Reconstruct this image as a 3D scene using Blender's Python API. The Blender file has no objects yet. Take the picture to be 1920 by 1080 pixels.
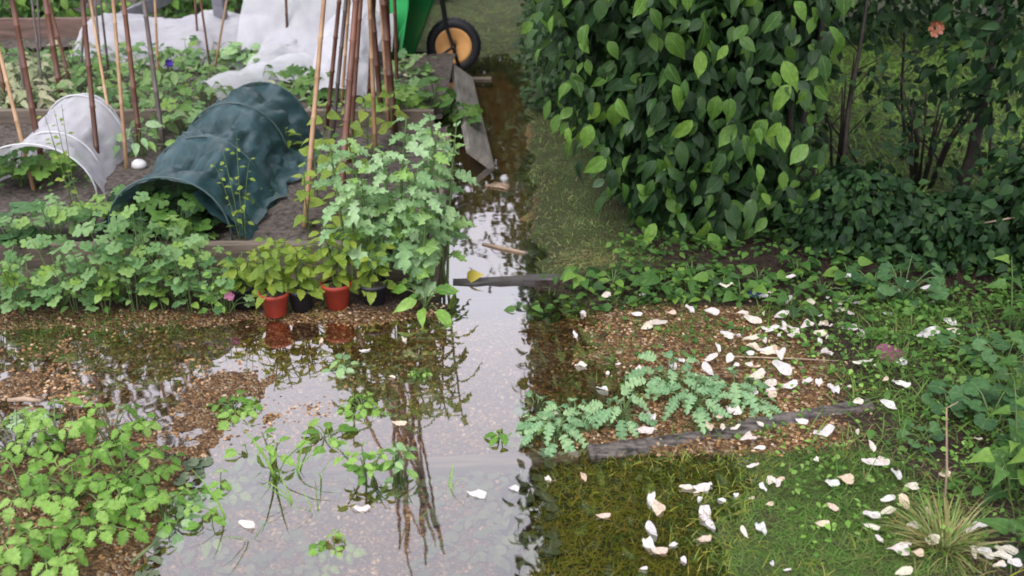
import bpy, math, random
import numpy as np
from mathutils import Vector, Matrix
from math import sin, cos, pi, radians, tan, atan, sqrt

random.seed(11)
RNG = np.random.default_rng(11)
SC = bpy.context.scene
COL = SC.collection

# ------------------------------------------------------------------ camera, sky, sun, exposure
CAM_H, CAM_P, CAM_F = 1.8, radians(26.5), 1900.0
cam_d = bpy.data.cameras.new("camera")
cam = bpy.data.objects.new("camera", cam_d)
COL.objects.link(cam)
cam.location = (0, 0, CAM_H)
cam.rotation_euler = (pi / 2 - CAM_P, 0, 0)
cam_d.sensor_width = 36.0
cam_d.lens = CAM_F / 1920.0 * 36.0
cam_d.clip_start = 0.05
cam_d.clip_end = 400
cam_d.dof.use_dof = True
cam_d.dof.focus_distance = 3.5
cam_d.dof.aperture_fstop = 3.2
SC.camera = cam

world = bpy.data.worlds.new("World")
SC.world = world
world.use_nodes = True
wt = world.node_tree
for n in list(wt.nodes):
    wt.nodes.remove(n)
w_out = wt.nodes.new("ShaderNodeOutputWorld")
w_bg = wt.nodes.new("ShaderNodeBackground")
w_sky = wt.nodes.new("ShaderNodeTexSky")
w_sky.sky_type = 'NISHITA'
w_sky.sun_disc = False
SUN_EL, SUN_AZ = radians(58), radians(-150)
w_sky.sun_elevation = SUN_EL
w_sky.sun_rotation = SUN_AZ
w_sky.dust_density = 4.0
w_hs = wt.nodes.new("ShaderNodeHueSaturation")
w_hs.inputs['Saturation'].default_value = 0.12
w_mx = wt.nodes.new("ShaderNodeMix")
w_mx.data_type = 'RGBA'
w_mx.inputs[0].default_value = 0.72
w_mx.inputs[7].default_value = (10.2, 9.9, 11.2, 1)      # the even cloud layer
wt.links.new(w_sky.outputs[0], w_hs.inputs['Color'])
wt.links.new(w_hs.outputs[0], w_mx.inputs[6])
wt.links.new(w_mx.outputs[2], w_bg.inputs['Color'])
w_bg.inputs['Strength'].default_value = 0.12
wt.links.new(w_bg.outputs[0], w_out.inputs['Surface'])

sun_d = bpy.data.lights.new("sun", 'SUN')
sun = bpy.data.objects.new("sun", sun_d)
COL.objects.link(sun)
sun_d.energy = 1.4
sun_d.angle = radians(25)
sun_d.color = (1.0, 0.97, 0.92)
# sun direction: azimuth measured as in the sky texture (0 = +Y, clockwise seen from above)
sdir = Vector((sin(SUN_AZ) * cos(SUN_EL), cos(SUN_AZ) * cos(SUN_EL), sin(SUN_EL)))
sun.rotation_euler = sdir.to_track_quat('Z', 'Y').to_euler()

SC.view_settings.view_transform = 'Standard'
SC.view_settings.look = 'None'
SC.view_settings.gamma = 1.0
SC.view_settings.exposure = 0.62
SC.view_settings.use_curve_mapping = False
SC.render.engine = 'CYCLES'
SC.cycles.max_bounces = 8
SC.cycles.transparent_max_bounces = 24
SC.cycles.filter_width = 1.8
SC.cycles.sample_clamp_indirect = 6


# ------------------------------------------------------------------ places: from the photograph's pixels to the ground
def _dir(px, py):
    x, y = (px - 960) / CAM_F, -(py - 540) / CAM_F
    return Vector((x, cos(CAM_P) + y * sin(CAM_P), -sin(CAM_P) + y * cos(CAM_P)))


def at(px, py, z=0.0):
    d = _dir(px, py)
    t = (z - CAM_H) / d.z
    return Vector((d.x * t, d.y * t, z))


def ray(px, py, Y):
    d = _dir(px, py)
    t = Y / d.y
    return Vector((d.x * t, Y, CAM_H + d.z * t))


def to_px(p):
    v = Vector(p) - Vector((0, 0, CAM_H))
    fw = Vector((0, cos(CAM_P), -sin(CAM_P)))
    up = Vector((0, sin(CAM_P), cos(CAM_P)))
    z = v.dot(fw)
    return 960 + CAM_F * v.x / z, 540 - CAM_F * v.dot(up) / z


# ------------------------------------------------------------------ numpy noise
def vnoise(x, y, s, seed=0):
    x = np.asarray(x, float) * s + seed * 17.31
    y = np.asarray(y, float) * s + seed * 9.77
    xi, yi = np.floor(x), np.floor(y)
    fx, fy = x - xi, y - yi
    fx = fx * fx * (3 - 2 * fx)
    fy = fy * fy * (3 - 2 * fy)

    def h(a, b):
        v = np.sin(a * 127.1 + b * 311.7 + seed * 74.7) * 43758.5453
        return v - np.floor(v)
    return (h(xi, yi) * (1 - fx) + h(xi + 1, yi) * fx) * (1 - fy) + (h(xi, yi + 1) * (1 - fx) + h(xi + 1, yi + 1) * fx) * fy


def fbm(x, y, s, seed=0, o=3):
    a, t, r = 1.0, 0.0, 0.0
    for i in range(o):
        r = r + a * (vnoise(x, y, s * 2 ** i, seed + i) - 0.5)
        t += a
        a *= 0.5
    return r / t * 2


def ss(a, b, t):
    t = np.clip((np.asarray(t, float) - a) / (b - a), 0, 1)
    return t * t * (3 - 2 * t)


# ------------------------------------------------------------------ ground shape (water level is z = 0)
def ground_z(x, y):
    x = np.asarray(x, float)
    y = np.asarray(y, float)
    x0_ = x
    x = x + np.where(x > -0.3, 1, 0) * (0.13 * fbm(x0_, y, 2.6, 14, 3) + 0.05 * fbm(x0_, y, 11, 15, 2))
    near = np.where(x < -0.4,
                    -0.05 + 0.075 * ss(-0.75, -1.05, x),
                    -0.05 + 0.03 * ss(-0.15, 0.35, x) + 0.022 * ss(0.2, 0.8, x) + 0.035 * ss(0.65, 1.25, x))
    path = np.where(x < -0.3,
                    -0.024 + 0.016 * ss(-0.25, -0.6, x) + 0.005 * ss(-0.6, -1.0, x),
                    -0.022 + 0.02 * ss(-0.05, 0.25, x) + 0.024 * ss(0.2, 0.7, x) + 0.02 * ss(0.8, 1.4, x))
    marg = np.where(x < -0.3, 0.012 + 0 * x, -0.03 + 0.055 * ss(0.1, 0.5, x))
    chan = np.where(x < -0.35, 0.03 * ss(-0.3, -0.5, x) - 0.055,
                    -0.055 + 0.068 * ss(-0.03, 0.16, x) + 0.05 * ss(0.12, 0.5, x))
    a = ss(2.46, 2.54, y)
    b = ss(3.22, 3.42, y)
    c = ss(3.5, 3.64, y)
    z = near * (1 - a) + path * a
    z = z * (1 - b) + marg * b
    z = z * (1 - c) + chan * c
    far = ss(6.5, 7.6, y)
    z = z * (1 - far) + (0.0 + 0.04 * ss(0.0, 0.4, np.abs(x + 0.15))) * far
    amp = 0.012 + 0.006 * ss(-0.4, -1.2, x) * (1 - b) + 0.008 * ss(0.2, 0.5, x) * (1 - a)
    return z + amp * fbm(x0_, y, 3.1, 3, 4) + 0.005 * fbm(x0_, y, 24, 8, 2)


# ------------------------------------------------------------------ mesh helpers
def fast_mesh(name, V, loops, tot, uv=None, rnd=None, smooth=True):
    me = bpy.data.meshes.new(name)
    V = np.asarray(V, np.float32)
    loops = np.asarray(loops, np.int32)
    tot = np.asarray(tot, np.int32)
    me.vertices.add(len(V))
    me.vertices.foreach_set("co", V.ravel())
    me.loops.add(len(loops))
    me.loops.foreach_set("vertex_index", loops)
    me.polygons.add(len(tot))
    st = np.concatenate([[0], np.cumsum(tot)[:-1]]).astype(np.int32)
    me.polygons.foreach_set("loop_start", st)
    me.polygons.foreach_set("loop_total", tot)
    me.polygons.foreach_set("use_smooth", np.full(len(tot), bool(smooth)))
    if uv is not None:
        l = me.uv_layers.new(name="uv")
        l.data.foreach_set("uv", np.asarray(uv, np.float32)[loops].ravel())
    if rnd is not None:
        at_ = me.attributes.new("rnd", 'FLOAT', 'POINT')
        at_.data.foreach_set("value", np.asarray(rnd, np.float32))
    me.update(calc_edges=True)
    return me


class T:
    """a shape: points, faces, uv"""
    def __init__(self, v, f, uv=None):
        self.v = np.asarray(v, float)
        self.f = [tuple(a) for a in f]
        self.uv = np.zeros((len(self.v), 2)) if uv is None else np.asarray(uv, float)
        self.loops = np.concatenate([np.array(a) for a in self.f])
        self.tot = np.array([len(a) for a in self.f])

    def mesh(self, name, smooth=True):
        return fast_mesh(name, self.v, self.loops, self.tot, self.uv, None, smooth)


def join(ts):
    v, f, uv, o = [], [], [], 0
    for t in ts:
        v.append(t.v)
        uv.append(t.uv)
        f += [tuple(i + o for i in a) for a in t.f]
        o += len(t.v)
    return T(np.concatenate(v), f, np.concatenate(uv))


def xf(t, M):
    M = np.array(M)
    return T(t.v @ M[:3, :3].T + M[:3, 3], t.f, t.uv)


def link(name, me, mat=None, parent=None):
    o = bpy.data.objects.new(name, me)
    COL.objects.link(o)
    if mat is not None and not me.materials:
        me.materials.append(mat)
    if parent is not None:
        o.parent = parent
    return o


def put(name, t, mat, parent=None, smooth=True):
    return link(name, t.mesh(name, smooth), mat, parent)


def empty(name, label, cat, loc=(0, 0, 0), rot=(0, 0, 0), group=None):
    o = bpy.data.objects.new(name, None)
    COL.objects.link(o)
    o.location = loc
    o.rotation_euler = rot
    o.empty_display_size = 0.05
    return tag(o, label, cat, group)


def tag(o, label=None, cat=None, group=None, kind=None):
    if label:
        o['label'] = label
    if cat:
        o['category'] = cat
    if group:
        o['group'] = group
    if kind:
        o['kind'] = kind
    return o


ORD = ("first second third fourth fifth sixth seventh eighth ninth tenth eleventh twelfth thirteenth fourteenth fifteenth sixteenth "
       "seventeenth eighteenth nineteenth twentieth twenty-first twenty-second twenty-third twenty-fourth twenty-fifth twenty-sixth "
       "twenty-seventh twenty-eighth twenty-ninth thirtieth thirty-first thirty-second thirty-third thirty-fourth thirty-fifth thirty-sixth "
       "thirty-seventh thirty-eighth thirty-ninth fortieth").split()


def rank(objs, fmt, key=lambda o: o.location.x, rev=False):
    for i, o in enumerate(sorted(objs, key=key, reverse=rev)):
        o['label'] = fmt.format(o=ORD[i])


def mats_from(P, D, N, S):
    """4x4s (n) whose Y runs along D, Z near N, scaled by S"""
    D = D / np.linalg.norm(D, axis=1)[:, None]
    X = np.cross(D, N)
    X /= np.linalg.norm(X, axis=1)[:, None] + 1e-9
    Z = np.cross(X, D)
    M = np.stack([X, D, Z], axis=2) * S[:, None, None]
    return M, P


def scatter(name, ts, P, D, N, S, mat, parent=None, rnd=None):
    """many copies of the shapes ts joined into one mesh"""
    P, D, N, S = map(lambda a: np.asarray(a, float), (P, D, N, S))
    n = len(P)
    if rnd is None:
        rnd = RNG.random(n)
    which = RNG.integers(0, len(ts), n)
    Vs, Ls, Ts, Us, Rs, off = [], [], [], [], [], 0
    for k, t in enumerate(ts):
        i = np.nonzero(which == k)[0]
        if not len(i):
            continue
        M, Q = mats_from(P[i], D[i], N[i], S[i])
        V = np.einsum('nij,vj->nvi', M, t.v) + Q[:, None, :]
        nv = len(t.v)
        Vs.append(V.reshape(-1, 3))
        Ls.append((t.loops[None, :] + (np.arange(len(i)) * nv)[:, None] + off).ravel())
        Ts.append(np.tile(t.tot, len(i)))
        Us.append(np.tile(t.uv, (len(i), 1)))
        Rs.append(np.repeat(rnd[i], nv))
        off += len(i) * nv
    me = fast_mesh(name, np.concatenate(Vs), np.concatenate(Ls), np.concatenate(Ts), np.concatenate(Us), np.concatenate(Rs))
    return link(name, me, mat, parent)


def frame(d, n):
    d = Vector(d).normalized()
    n = Vector(n)
    x = d.cross(n)
    if x.length < 1e-5:
        x = d.cross(Vector((1, 0.3, 0.1)))
    x.normalize()
    z = x.cross(d)
    return Matrix((x, d, z)).transposed()


def place(o, p, d, n, s):
    M = frame(d, n).to_4x4()
    o.matrix_local = Matrix.Translation(Vector(p)) @ M @ Matrix.Diagonal((s, s, s, 1)) if not isinstance(s, (tuple, list)) else \
        Matrix.Translation(Vector(p)) @ M @ Matrix.Diagonal((s[0], s[1], s[2], 1))


def tube(pts, rad, sides=5, cap=True):
    pts = [Vector(p) for p in pts]
    n = len(pts)
    if not isinstance(rad, (list, tuple)):
        rad = [rad] * n
    v, f, uv = [], [], []
    ref = Vector((0.31, 0.87, 0.2))
    for i, p in enumerate(pts):
        d = (pts[min(i + 1, n - 1)] - pts[max(i - 1, 0)]).normalized()
        x = d.cross(ref)
        if x.length < 0.05:
            x = d.cross(Vector((1, 0, 0)))
        x.normalize()
        y = d.cross(x)
        for k in range(sides):
            a = 2 * pi * k / sides
            v.append(p + (x * cos(a) + y * sin(a)) * rad[i])
            uv.append((k / sides, i / max(1, n - 1)))
    for i in range(n - 1):
        for k in range(sides):
            k2 = (k + 1) % sides
            f.append((i * sides + k, i * sides + k2, (i + 1) * sides + k2, (i + 1) * sides + k))
    if cap:
        f.append(tuple(range(sides))[::-1])
        f.append(tuple((n - 1) * sides + k for k in range(sides)))
    return T([tuple(a) for a in v], f, uv)


def lathe(prof, seg=24, close=False):
    v, f, uv = [], [], []
    for r, z in prof:
        for k in range(seg):
            a = 2 * pi * k / seg
            v.append((r * cos(a), r * sin(a), z))
            uv.append((k / seg, z))
    m = len(prof)
    for i in range(m if close else m - 1):
        j = (i + 1) % m
        for k in range(seg):
            k2 = (k + 1) % seg
            f.append((i * seg + k, i * seg + k2, j * seg + k2, j * seg + k))
    return T(v, f, uv)


def board(a, b, up, th, w, nseg=8, rough=0.004, bev=0.004, seed=0):
    """a weathered plank from a to b; its broad face runs along `up` (width w), thickness th"""
    a, b, up = Vector(a), Vector(b), Vector(up)
    d = (b - a).normalized()
    up = (up - d * up.dot(d)).normalized()
    s = d.cross(up)
    r = random.Random(seed)
    v, f, uv = [], [], []
    prof = [(-th / 2, bev), (-th / 2 + bev, 0), (th / 2 - bev, 0), (th / 2, bev), (th / 2, w - bev), (th / 2 - bev, w), (-th / 2 + bev, w), (-th / 2, w - bev)]
    L = (b - a).length
    for i in range(nseg + 1):
        t = i / nseg
        c = a + (b - a) * t
        j = [r.uniform(-rough, rough) for _ in prof]
        for q, (x, y) in enumerate(prof):
            v.append(c + s * (x + j[q]) + up * (y + j[q - 1] * 0.6))
            uv.append((q / 8, t * L))
    for i in range(nseg):
        for q in range(8):
            q2 = (q + 1) % 8
            f.append((i * 8 + q, (i + 1) * 8 + q, (i + 1) * 8 + q2, i * 8 + q2))
    f.append(tuple(range(8)))
    f.append(tuple(nseg * 8 + q for q in range(8))[::-1])
    return T([tuple(p) for p in v], f, uv)


# ------------------------------------------------------------------ leaf shapes (base at the origin, tip along +Y, face up +Z, length 1)
def strip(ws, ys=None, fold=0.2, curl=0.25, wave=0.0, seed=0, fwd=None):
    r = random.Random(seed)
    n = len(ws)
    v, f, uv = [], [], []
    for i, w in enumerate(ws):
        y = i / (n - 1) if ys is None else ys[i]
        z = -curl * y * y + 0.1 * curl * y
        fw = 0 if fwd is None else fwd[i]
        v += [(-w, y + fw, z + fold * w + r.uniform(-wave, wave)), (0, y, z), (w, y + fw, z + fold * w + r.uniform(-wave, wave))]
        uv += [(0.5 - w, y), (0.5, y), (0.5 + w, y)]
    for i in range(n - 1):
        a, b = 3 * i, 3 * i + 3
        f += [(a, a + 1, b + 1, b), (a + 1, a + 2, b + 2, b + 1)]
    return T(v, f, uv)


def ovate(W=0.64, fold=0.2, curl=0.3, seed=0, wave=0.015):
    prof = [0.02, 0.45, 0.84, 1.0, 0.93, 0.66, 0.24, 0.01]
    ys = [0, 0.1, 0.24, 0.4, 0.58, 0.74, 0.89, 1.0]
    return strip([p * W / 2 for p in prof], ys, fold, curl, wave, seed)


def ovate_lo(W=0.6, fold=0.25, curl=0.25):
    return strip([0.02, W / 2, W * 0.36, 0.01], [0, 0.32, 0.68, 1], fold, curl)


def serrate(W=0.66, n=9, fold=0.18, curl=0.25, seed=0, depth=0.16):
    ws, ys, fw = [], [], []
    for i in range(n + 1):
        t = i / n
        e = (sin(pi * min(1, t ** 0.8 * 0.97 + 0.02))) ** 0.75
        ws.append(max(0.008, W / 2 * e * (1 - (depth if i % 2 else 0))))
        ys.append(t)
        fw.append(0.0 if i % 2 else 0.04 * (0 < i < n))
    return strip(ws, ys, fold, curl, 0.012, seed, fw)


def lobed(W=0.55, lobes=4, depth=0.6, fold=0.12, curl=0.35, seed=0, n=16, wave=0.035):
    """pinnately cut leaf, as of a poppy"""
    r = random.Random(seed)
    ws, ys, fw = [], [], []
    for i in range(n + 1):
        t = i / n
        e = (0.25 + 0.75 * sin(pi * min(1, 0.15 + 0.83 * t))) * (1 if t < 0.92 else 0.55)
        ph = (i % 4) / 4
        k = (1 - depth) if ph == 0 else (1.0 if ph == 0.5 else 1 - depth * 0.35)
        ws.append(max(0.012, W / 2 * e * k * r.uniform(0.88, 1.12)))
        ys.append(t)
        fw.append(0.07 if ph == 0.5 else (0.05 if ph == 0.75 else 0.0))
    ws[0] = 0.02
    ws[-1] = 0.01
    return strip(ws, ys, fold, curl, wave, seed, fw)


def fan(lobes=5, depth=0.25, spread=140, R=1.0, N=16, cup=0.12, seed=0, tooth=0.0, wave=0.03):
    """round lobed leaf on a stalk joined at the origin"""
    r = random.Random(seed)
    v, f, uv = [(0, 0, 0)], [], [(0.5, 0.0)]
    for ring in (0.55, 1.0):
        for i in range(N + 1):
            t = i / N
            a = radians(-spread + 2 * spread * t)
            rr = R * (1 - depth * (0.5 - 0.5 * cos(2 * pi * lobes * t)) ** 0.8 if False else 1 - depth * abs(cos(pi * lobes * t)) ** 1.6)
            rr *= (0.78 + 0.22 * cos(a * 0.6)) * (1 - tooth * (i % 2))
            rr = rr * ring if ring == 1.0 else 0.55 * R * (0.8 + 0.2 * cos(a * 0.6)) * (1 - depth * 0.4)
            z = cup * rr * rr - 0.22 * rr * max(0, cos(a)) * ring + r.uniform(-wave, wave) * ring
            v.append((rr * sin(a), rr * cos(a), z))
            uv.append((0.5 + 0.5 * rr * sin(a), 0.5 + 0.5 * rr * cos(a)))
    for i in range(N):
        f.append((0, 1 + i + 1, 1 + i))
        f.append((1 + i, 2 + i, 2 + i + N + 1, 1 + i + N + 1))
    return T(v, f, uv)


def rotz(a):
    return Matrix.Rotation(a, 4, 'Z')


def trif(leaflet, spread=75, size=0.62, stalk=0.1, droop=0.2):
    out = []
    for a, s, k in ((0, 1.0, 0.34), (radians(spread), 0.9, stalk), (radians(-spread), 0.9, stalk)):
        M = rotz(a) @ Matrix.Translation((0, k, 0)) @ Matrix.Rotation(-droop, 4, 'X') @ Matrix.Diagonal((size * s, size * s, size * s, 1))
        out.append(xf(leaflet, M))
        w = 0.012
        out.append(xf(T([(-w, 0, 0.002), (w, 0, 0.002), (w, k + 0.05, 0.002), (-w, k + 0.05, 0.002)], [(0, 1, 2, 3)], [(0.5, 0)] * 4), rotz(a)))
    return join(out)


def cordate(W=0.9, seed=0, fold=0.15, curl=0.3):
    prof = [0.3, 0.8, 1.0, 0.94, 0.74, 0.48, 0.22, 0.01]
    ys = [-0.1, -0.02, 0.14, 0.32, 0.52, 0.7, 0.86, 1.0]
    return strip([p * W / 2 for p in prof], ys, fold, curl, 0.02, seed)


def arrow(W=0.8, seed=0):
    prof = [0.85, 0.95, 0.72, 0.5, 0.3, 0.12, 0.01]
    ys = [-0.2, -0.04, 0.2, 0.42, 0.64, 0.84, 1.0]
    return strip([p * W / 2 for p in prof], ys, 0.22, 0.35, 0.02, seed)


def blade(bend=0.4, w=0.03):
    v = [(-w, 0, 0), (w, 0, 0), (-w * 0.8, 0.45, -bend * 0.15), (w * 0.8, 0.45, -bend * 0.15), (-w * 0.5, 0.8, -bend * 0.55), (w * 0.5, 0.8, -bend * 0.55), (0, 1, -bend)]
    return T(v, [(0, 1, 3, 2), (2, 3, 5, 4), (4, 5, 6)], [(0.2, 0), (0.8, 0), (0.2, .5), (0.8, .5), (0.3, .8), (0.7, .8), (0.5, 1)])


def petal_shape(seed):
    r = random.Random(seed)
    N, v, f, uv = 14, [(0, 0, -0.02)], [], [(0.5, 0.5)]
    ax, ay, cup = r.uniform(0.30, 0.46), r.uniform(0.5, 0.66), r.uniform(0.1, 0.6)
    tw = r.uniform(-0.5, 0.5)
    h1, h2, h3 = [(r.uniform(0.0, .22), r.uniform(0, 6.3)) for _ in range(3)]
    z2, z3 = [(r.uniform(0.03, .12), r.uniform(0, 6.3)) for _ in range(2)]
    for ring in (0.55, 1.0):
        for i in range(N):
            a = 2 * pi * i / N
            k = 1 + h1[0] * cos(a + h1[1]) + h2[0] * .7 * cos(2 * a + h2[1]) + h3[0] * .7 * cos(3 * a + h3[1])
            x, y = ax * ring * cos(a) * k * (1 + 0.25 * sin(a)), ay * ring * sin(a) * k
            v.append((x, y, cup * (x * x * 2.2 + y * y * 0.5) + tw * x * y + ring * ring * (z2[0] * cos(2 * a + z2[1]) + z3[0] * cos(4 * a + z3[1]))))
            uv.append((0.5 + x, 0.5 + y))
    for i in range(N):
        j = (i + 1) % N
        f.append((0, 1 + i, 1 + j))
        f.append((1 + i, 1 + N + i, 1 + N + j, 1 + j))
    return T(v, f, uv)


# ------------------------------------------------------------------ materials
def new_mat(name):
    m = bpy.data.materials.new(name)
    m.use_nodes = True
    nt = m.node_tree
    for n in list(nt.nodes):
        nt.nodes.remove(n)
    out = nt.nodes.new("ShaderNodeOutputMaterial")
    return m, nt, out


def N_(nt, t, **kw):
    n = nt.nodes.new(t)
    for k, v in kw.items():
        setattr(n, k, v)
    return n


def ramp(nt, stops, interp='LINEAR'):
    r = nt.nodes.new("ShaderNodeValToRGB")
    r.color_ramp.interpolation = interp
    e = r.color_ramp.elements
    while len(e) < len(stops):
        e.new(0.5)
    for q, (p, c) in zip(e, stops):
        q.position = p
        q.color = (*c, 1) if len(c) == 3 else c
    return r


def rnd_value(nt):
    a = N_(nt, "ShaderNodeAttribute", attribute_name="rnd")
    o = N_(nt, "ShaderNodeObjectInfo")
    s = N_(nt, "ShaderNodeMath", operation='ADD')
    nt.links.new(a.outputs['Fac'], s.inputs[0])
    nt.links.new(o.outputs['Random'], s.inputs[1])
    fr = N_(nt, "ShaderNodeMath", operation='FRACT')
    nt.links.new(s.outputs[0], fr.inputs[0])
    return fr.outputs[0]


def leaf_mat(name, cols, rough=0.42, trans=0.3, vein=0.35, spec=0.32, nv=9.0, blem=0.25):
    m, nt, out = new_mat(name)
    L = nt.links.new
    r = rnd_value(nt)
    k = len(cols)
    rp = ramp(nt, [(i / max(1, k - 1), c) for i, c in enumerate(cols)])
    L(r, rp.inputs[0])
    uv = N_(nt, "ShaderNodeUVMap", uv_map="uv")
    sx = N_(nt, "ShaderNodeSeparateXYZ")
    L(uv.outputs[0], sx.inputs[0])
    d = N_(nt, "ShaderNodeMath", operation='SUBTRACT')
    L(sx.outputs[0], d.inputs[0])
    d.inputs[1].default_value = 0.5
    ab = N_(nt, "ShaderNodeMath", operation='ABSOLUTE')
    L(d.outputs[0], ab.inputs[0])
    mid = N_(nt, "ShaderNodeMapRange")
    L(ab.outputs[0], mid.inputs[0])
    mid.inputs[1].default_value = 0.0
    mid.inputs[2].default_value = 0.03
    mid.inputs[3].default_value = 1.0
    mid.inputs[4].default_value = 0.0
    # side veins: sin((v - |u|) * nv * 2pi)
    sb = N_(nt, "ShaderNodeMath", operation='SUBTRACT')
    L(sx.outputs[1], sb.inputs[0])
    L(ab.outputs[0], sb.inputs[1])
    ml = N_(nt, "ShaderNodeMath", operation='MULTIPLY')
    L(sb.outputs[0], ml.inputs[0])
    ml.inputs[1].default_value = nv * 2 * pi
    sn = N_(nt, "ShaderNodeMath", operation='SINE')
    L(ml.outputs[0], sn.inputs[0])
    pw = N_(nt, "ShaderNodeMapRange")
    L(sn.outputs[0], pw.inputs[0])
    pw.inputs[1].default_value = 0.75
    pw.inputs[2].default_value = 1.0
    pw.inputs[4].default_value = 0.5
    mxv = N_(nt, "ShaderNodeMath", operation='MAXIMUM')
    L(mid.outputs[0], mxv.inputs[0])
    L(pw.outputs[0], mxv.inputs[1])
    vf = N_(nt, "ShaderNodeMath", operation='MULTIPLY')
    L(mxv.outputs[0], vf.inputs[0])
    vf.inputs[1].default_value = vein
    lt = N_(nt, "ShaderNodeMix", data_type='RGBA', blend_type='MIX')
    L(vf.outputs[0], lt.inputs[0])
    L(rp.outputs[0], lt.inputs[6])
    c = cols[-1]
    lt.inputs[7].default_value = (min(1, c[0] * 1.5 + 0.03), min(1, c[1] * 1.4 + 0.03), min(1, c[2] * 1.4 + 0.02), 1)
    # blotches
    tc = N_(nt, "ShaderNodeTexCoord")
    nz = N_(nt, "ShaderNodeTexNoise")
    nz.inputs['Scale'].default_value = 5.0
    nz.inputs['Detail'].default_value = 3
    L(tc.outputs['Object'], nz.inputs['Vector'])
    br = N_(nt, "ShaderNodeMapRange")
    L(nz.outputs[0], br.inputs[0])
    br.inputs[1].default_value = 0.3
    br.inputs[2].default_value = 0.7
    br.inputs[3].default_value = 1 - blem
    br.inputs[4].default_value = 1 + blem
    hv = N_(nt, "ShaderNodeHueSaturation")
    L(lt.outputs[2], hv.inputs['Color'])
    L(br.outputs[0], hv.inputs['Value'])
    p = N_(nt, "ShaderNodeBsdfPrincipled")
    L(hv.outputs[0], p.inputs['Base Color'])
    p.inputs['Roughness'].default_value = rough
    p.inputs['Specular IOR Level'].default_value = spec
    bp = N_(nt, "ShaderNodeBump")
    bp.inputs['Strength'].default_value = 0.35
    bp.inputs['Distance'].default_value = 0.02
    L(mxv.outputs[0], bp.inputs['Height'])
    bp.invert = True
    L(bp.outputs[0], p.inputs['Normal'])
    tr = N_(nt, "ShaderNodeBsdfTranslucent")
    hs = N_(nt, "ShaderNodeHueSaturation")
    hs.inputs['Hue'].default_value = 0.48
    hs.inputs['Value'].default_value = 1.5
    L(hv.outputs[0], hs.inputs['Color'])
    L(hs.outputs[0], tr.inputs['Color'])
    mx = N_(nt, "ShaderNodeMixShader")
    mx.inputs[0].default_value = trans
    L(p.outputs[0], mx.inputs[1])
    L(tr.outputs[0], mx.inputs[2])
    L(mx.outputs[0], out.inputs['Surface'])
    return m


def basic(name, col, rough=0.5, metal=0.0, var=0.15, scale=20.0, bump=0.0, col2=None, stretch=None, spec=0.5):
    m, nt, out = new_mat(name)
    L = nt.links.new
    tc = N_(nt, "ShaderNodeTexCoord")
    mp = N_(nt, "ShaderNodeMapping")
    L(tc.outputs['Object'], mp.inputs[0])
    if stretch:
        mp.inputs['Scale'].default_value = stretch
    nz = N_(nt, "ShaderNodeTexNoise")
    nz.inputs['Scale'].default_value = scale
    nz.inputs['Detail'].default_value = 5
    L(mp.outputs[0], nz.inputs['Vector'])
    c2 = col2 or tuple(min(1, a * (1 + var)) for a in col)
    c1 = tuple(a * (1 - var) for a in col)
    rp = ramp(nt, [(0.32, c1), (0.68, c2)])
    L(nz.outputs[0], rp.inputs[0])
    p = N_(nt, "ShaderNodeBsdfPrincipled")
    L(rp.outputs[0], p.inputs['Base Color'])
    p.inputs['Roughness'].default_value = rough
    p.inputs['Metallic'].default_value = metal
    p.inputs['Specular IOR Level'].default_value = spec
    if bump:
        b = N_(nt, "ShaderNodeBump")
        b.inputs['Strength'].default_value = bump
        b.inputs['Distance'].default_value = 0.01
        L(nz.outputs[0], b.inputs['Height'])
        L(b.outputs[0], p.inputs['Normal'])
    L(p.outputs[0], out.inputs['Surface'])
    return m


def cloth_mat(name, col, transp, transl, rough=0.6, bump=0.3, col2=None, nscale=9):
    m, nt, out = new_mat(name)
    L = nt.links.new
    tc = N_(nt, "ShaderNodeTexCoord")
    nz = N_(nt, "ShaderNodeTexNoise")
    nz.inputs['Scale'].default_value = nscale
    nz.inputs['Detail'].default_value = 6
    L(tc.outputs['Object'], nz.inputs['Vector'])
    rp = ramp(nt, [(0.35, col), (0.7, col2 or col)])
    L(nz.outputs[0], rp.inputs[0])
    nz2 = N_(nt, "ShaderNodeTexNoise")
    nz2.inputs['Scale'].default_value = 700
    L(tc.outputs['Object'], nz2.inputs['Vector'])
    p = N_(nt, "ShaderNodeBsdfPrincipled")
    L(rp.outputs[0], p.inputs['Base Color'])
    p.inputs['Roughness'].default_value = rough
    b = N_(nt, "ShaderNodeBump")
    b.inputs['Strength'].default_value = bump
    b.inputs['Distance'].default_value = 0.02
    L(nz.outputs[0], b.inputs['Height'])
    L(b.outputs[0], p.inputs['Normal'])
    t1 = N_(nt, "ShaderNodeBsdfTranslucent")
    L(rp.outputs[0], t1.inputs['Color'])
    mx = N_(nt, "ShaderNodeMixShader")
    mx.inputs[0].default_value = transl
    L(p.outputs[0], mx.inputs[1])
    L(t1.outputs[0], mx.inputs[2])
    tp = N_(nt, "ShaderNodeBsdfTransparent")
    fr = N_(nt, "ShaderNodeMapRange")
    L(nz2.outputs[0], fr.inputs[0])
    fr.inputs[1].default_value = 0.35
    fr.inputs[2].default_value = 0.65
    fr.inputs[3].default_value = max(0, transp - 0.15)
    fr.inputs[4].default_value = min(1, transp + 0.15)
    m2 = N_(nt, "ShaderNodeMixShader")
    L(fr.outputs[0], m2.inputs[0])
    L(mx.outputs[0], m2.inputs[1])
    L(tp.outputs[0], m2.inputs[2])
    L(m2.outputs[0], out.inputs['Surface'])
    return m


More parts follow.
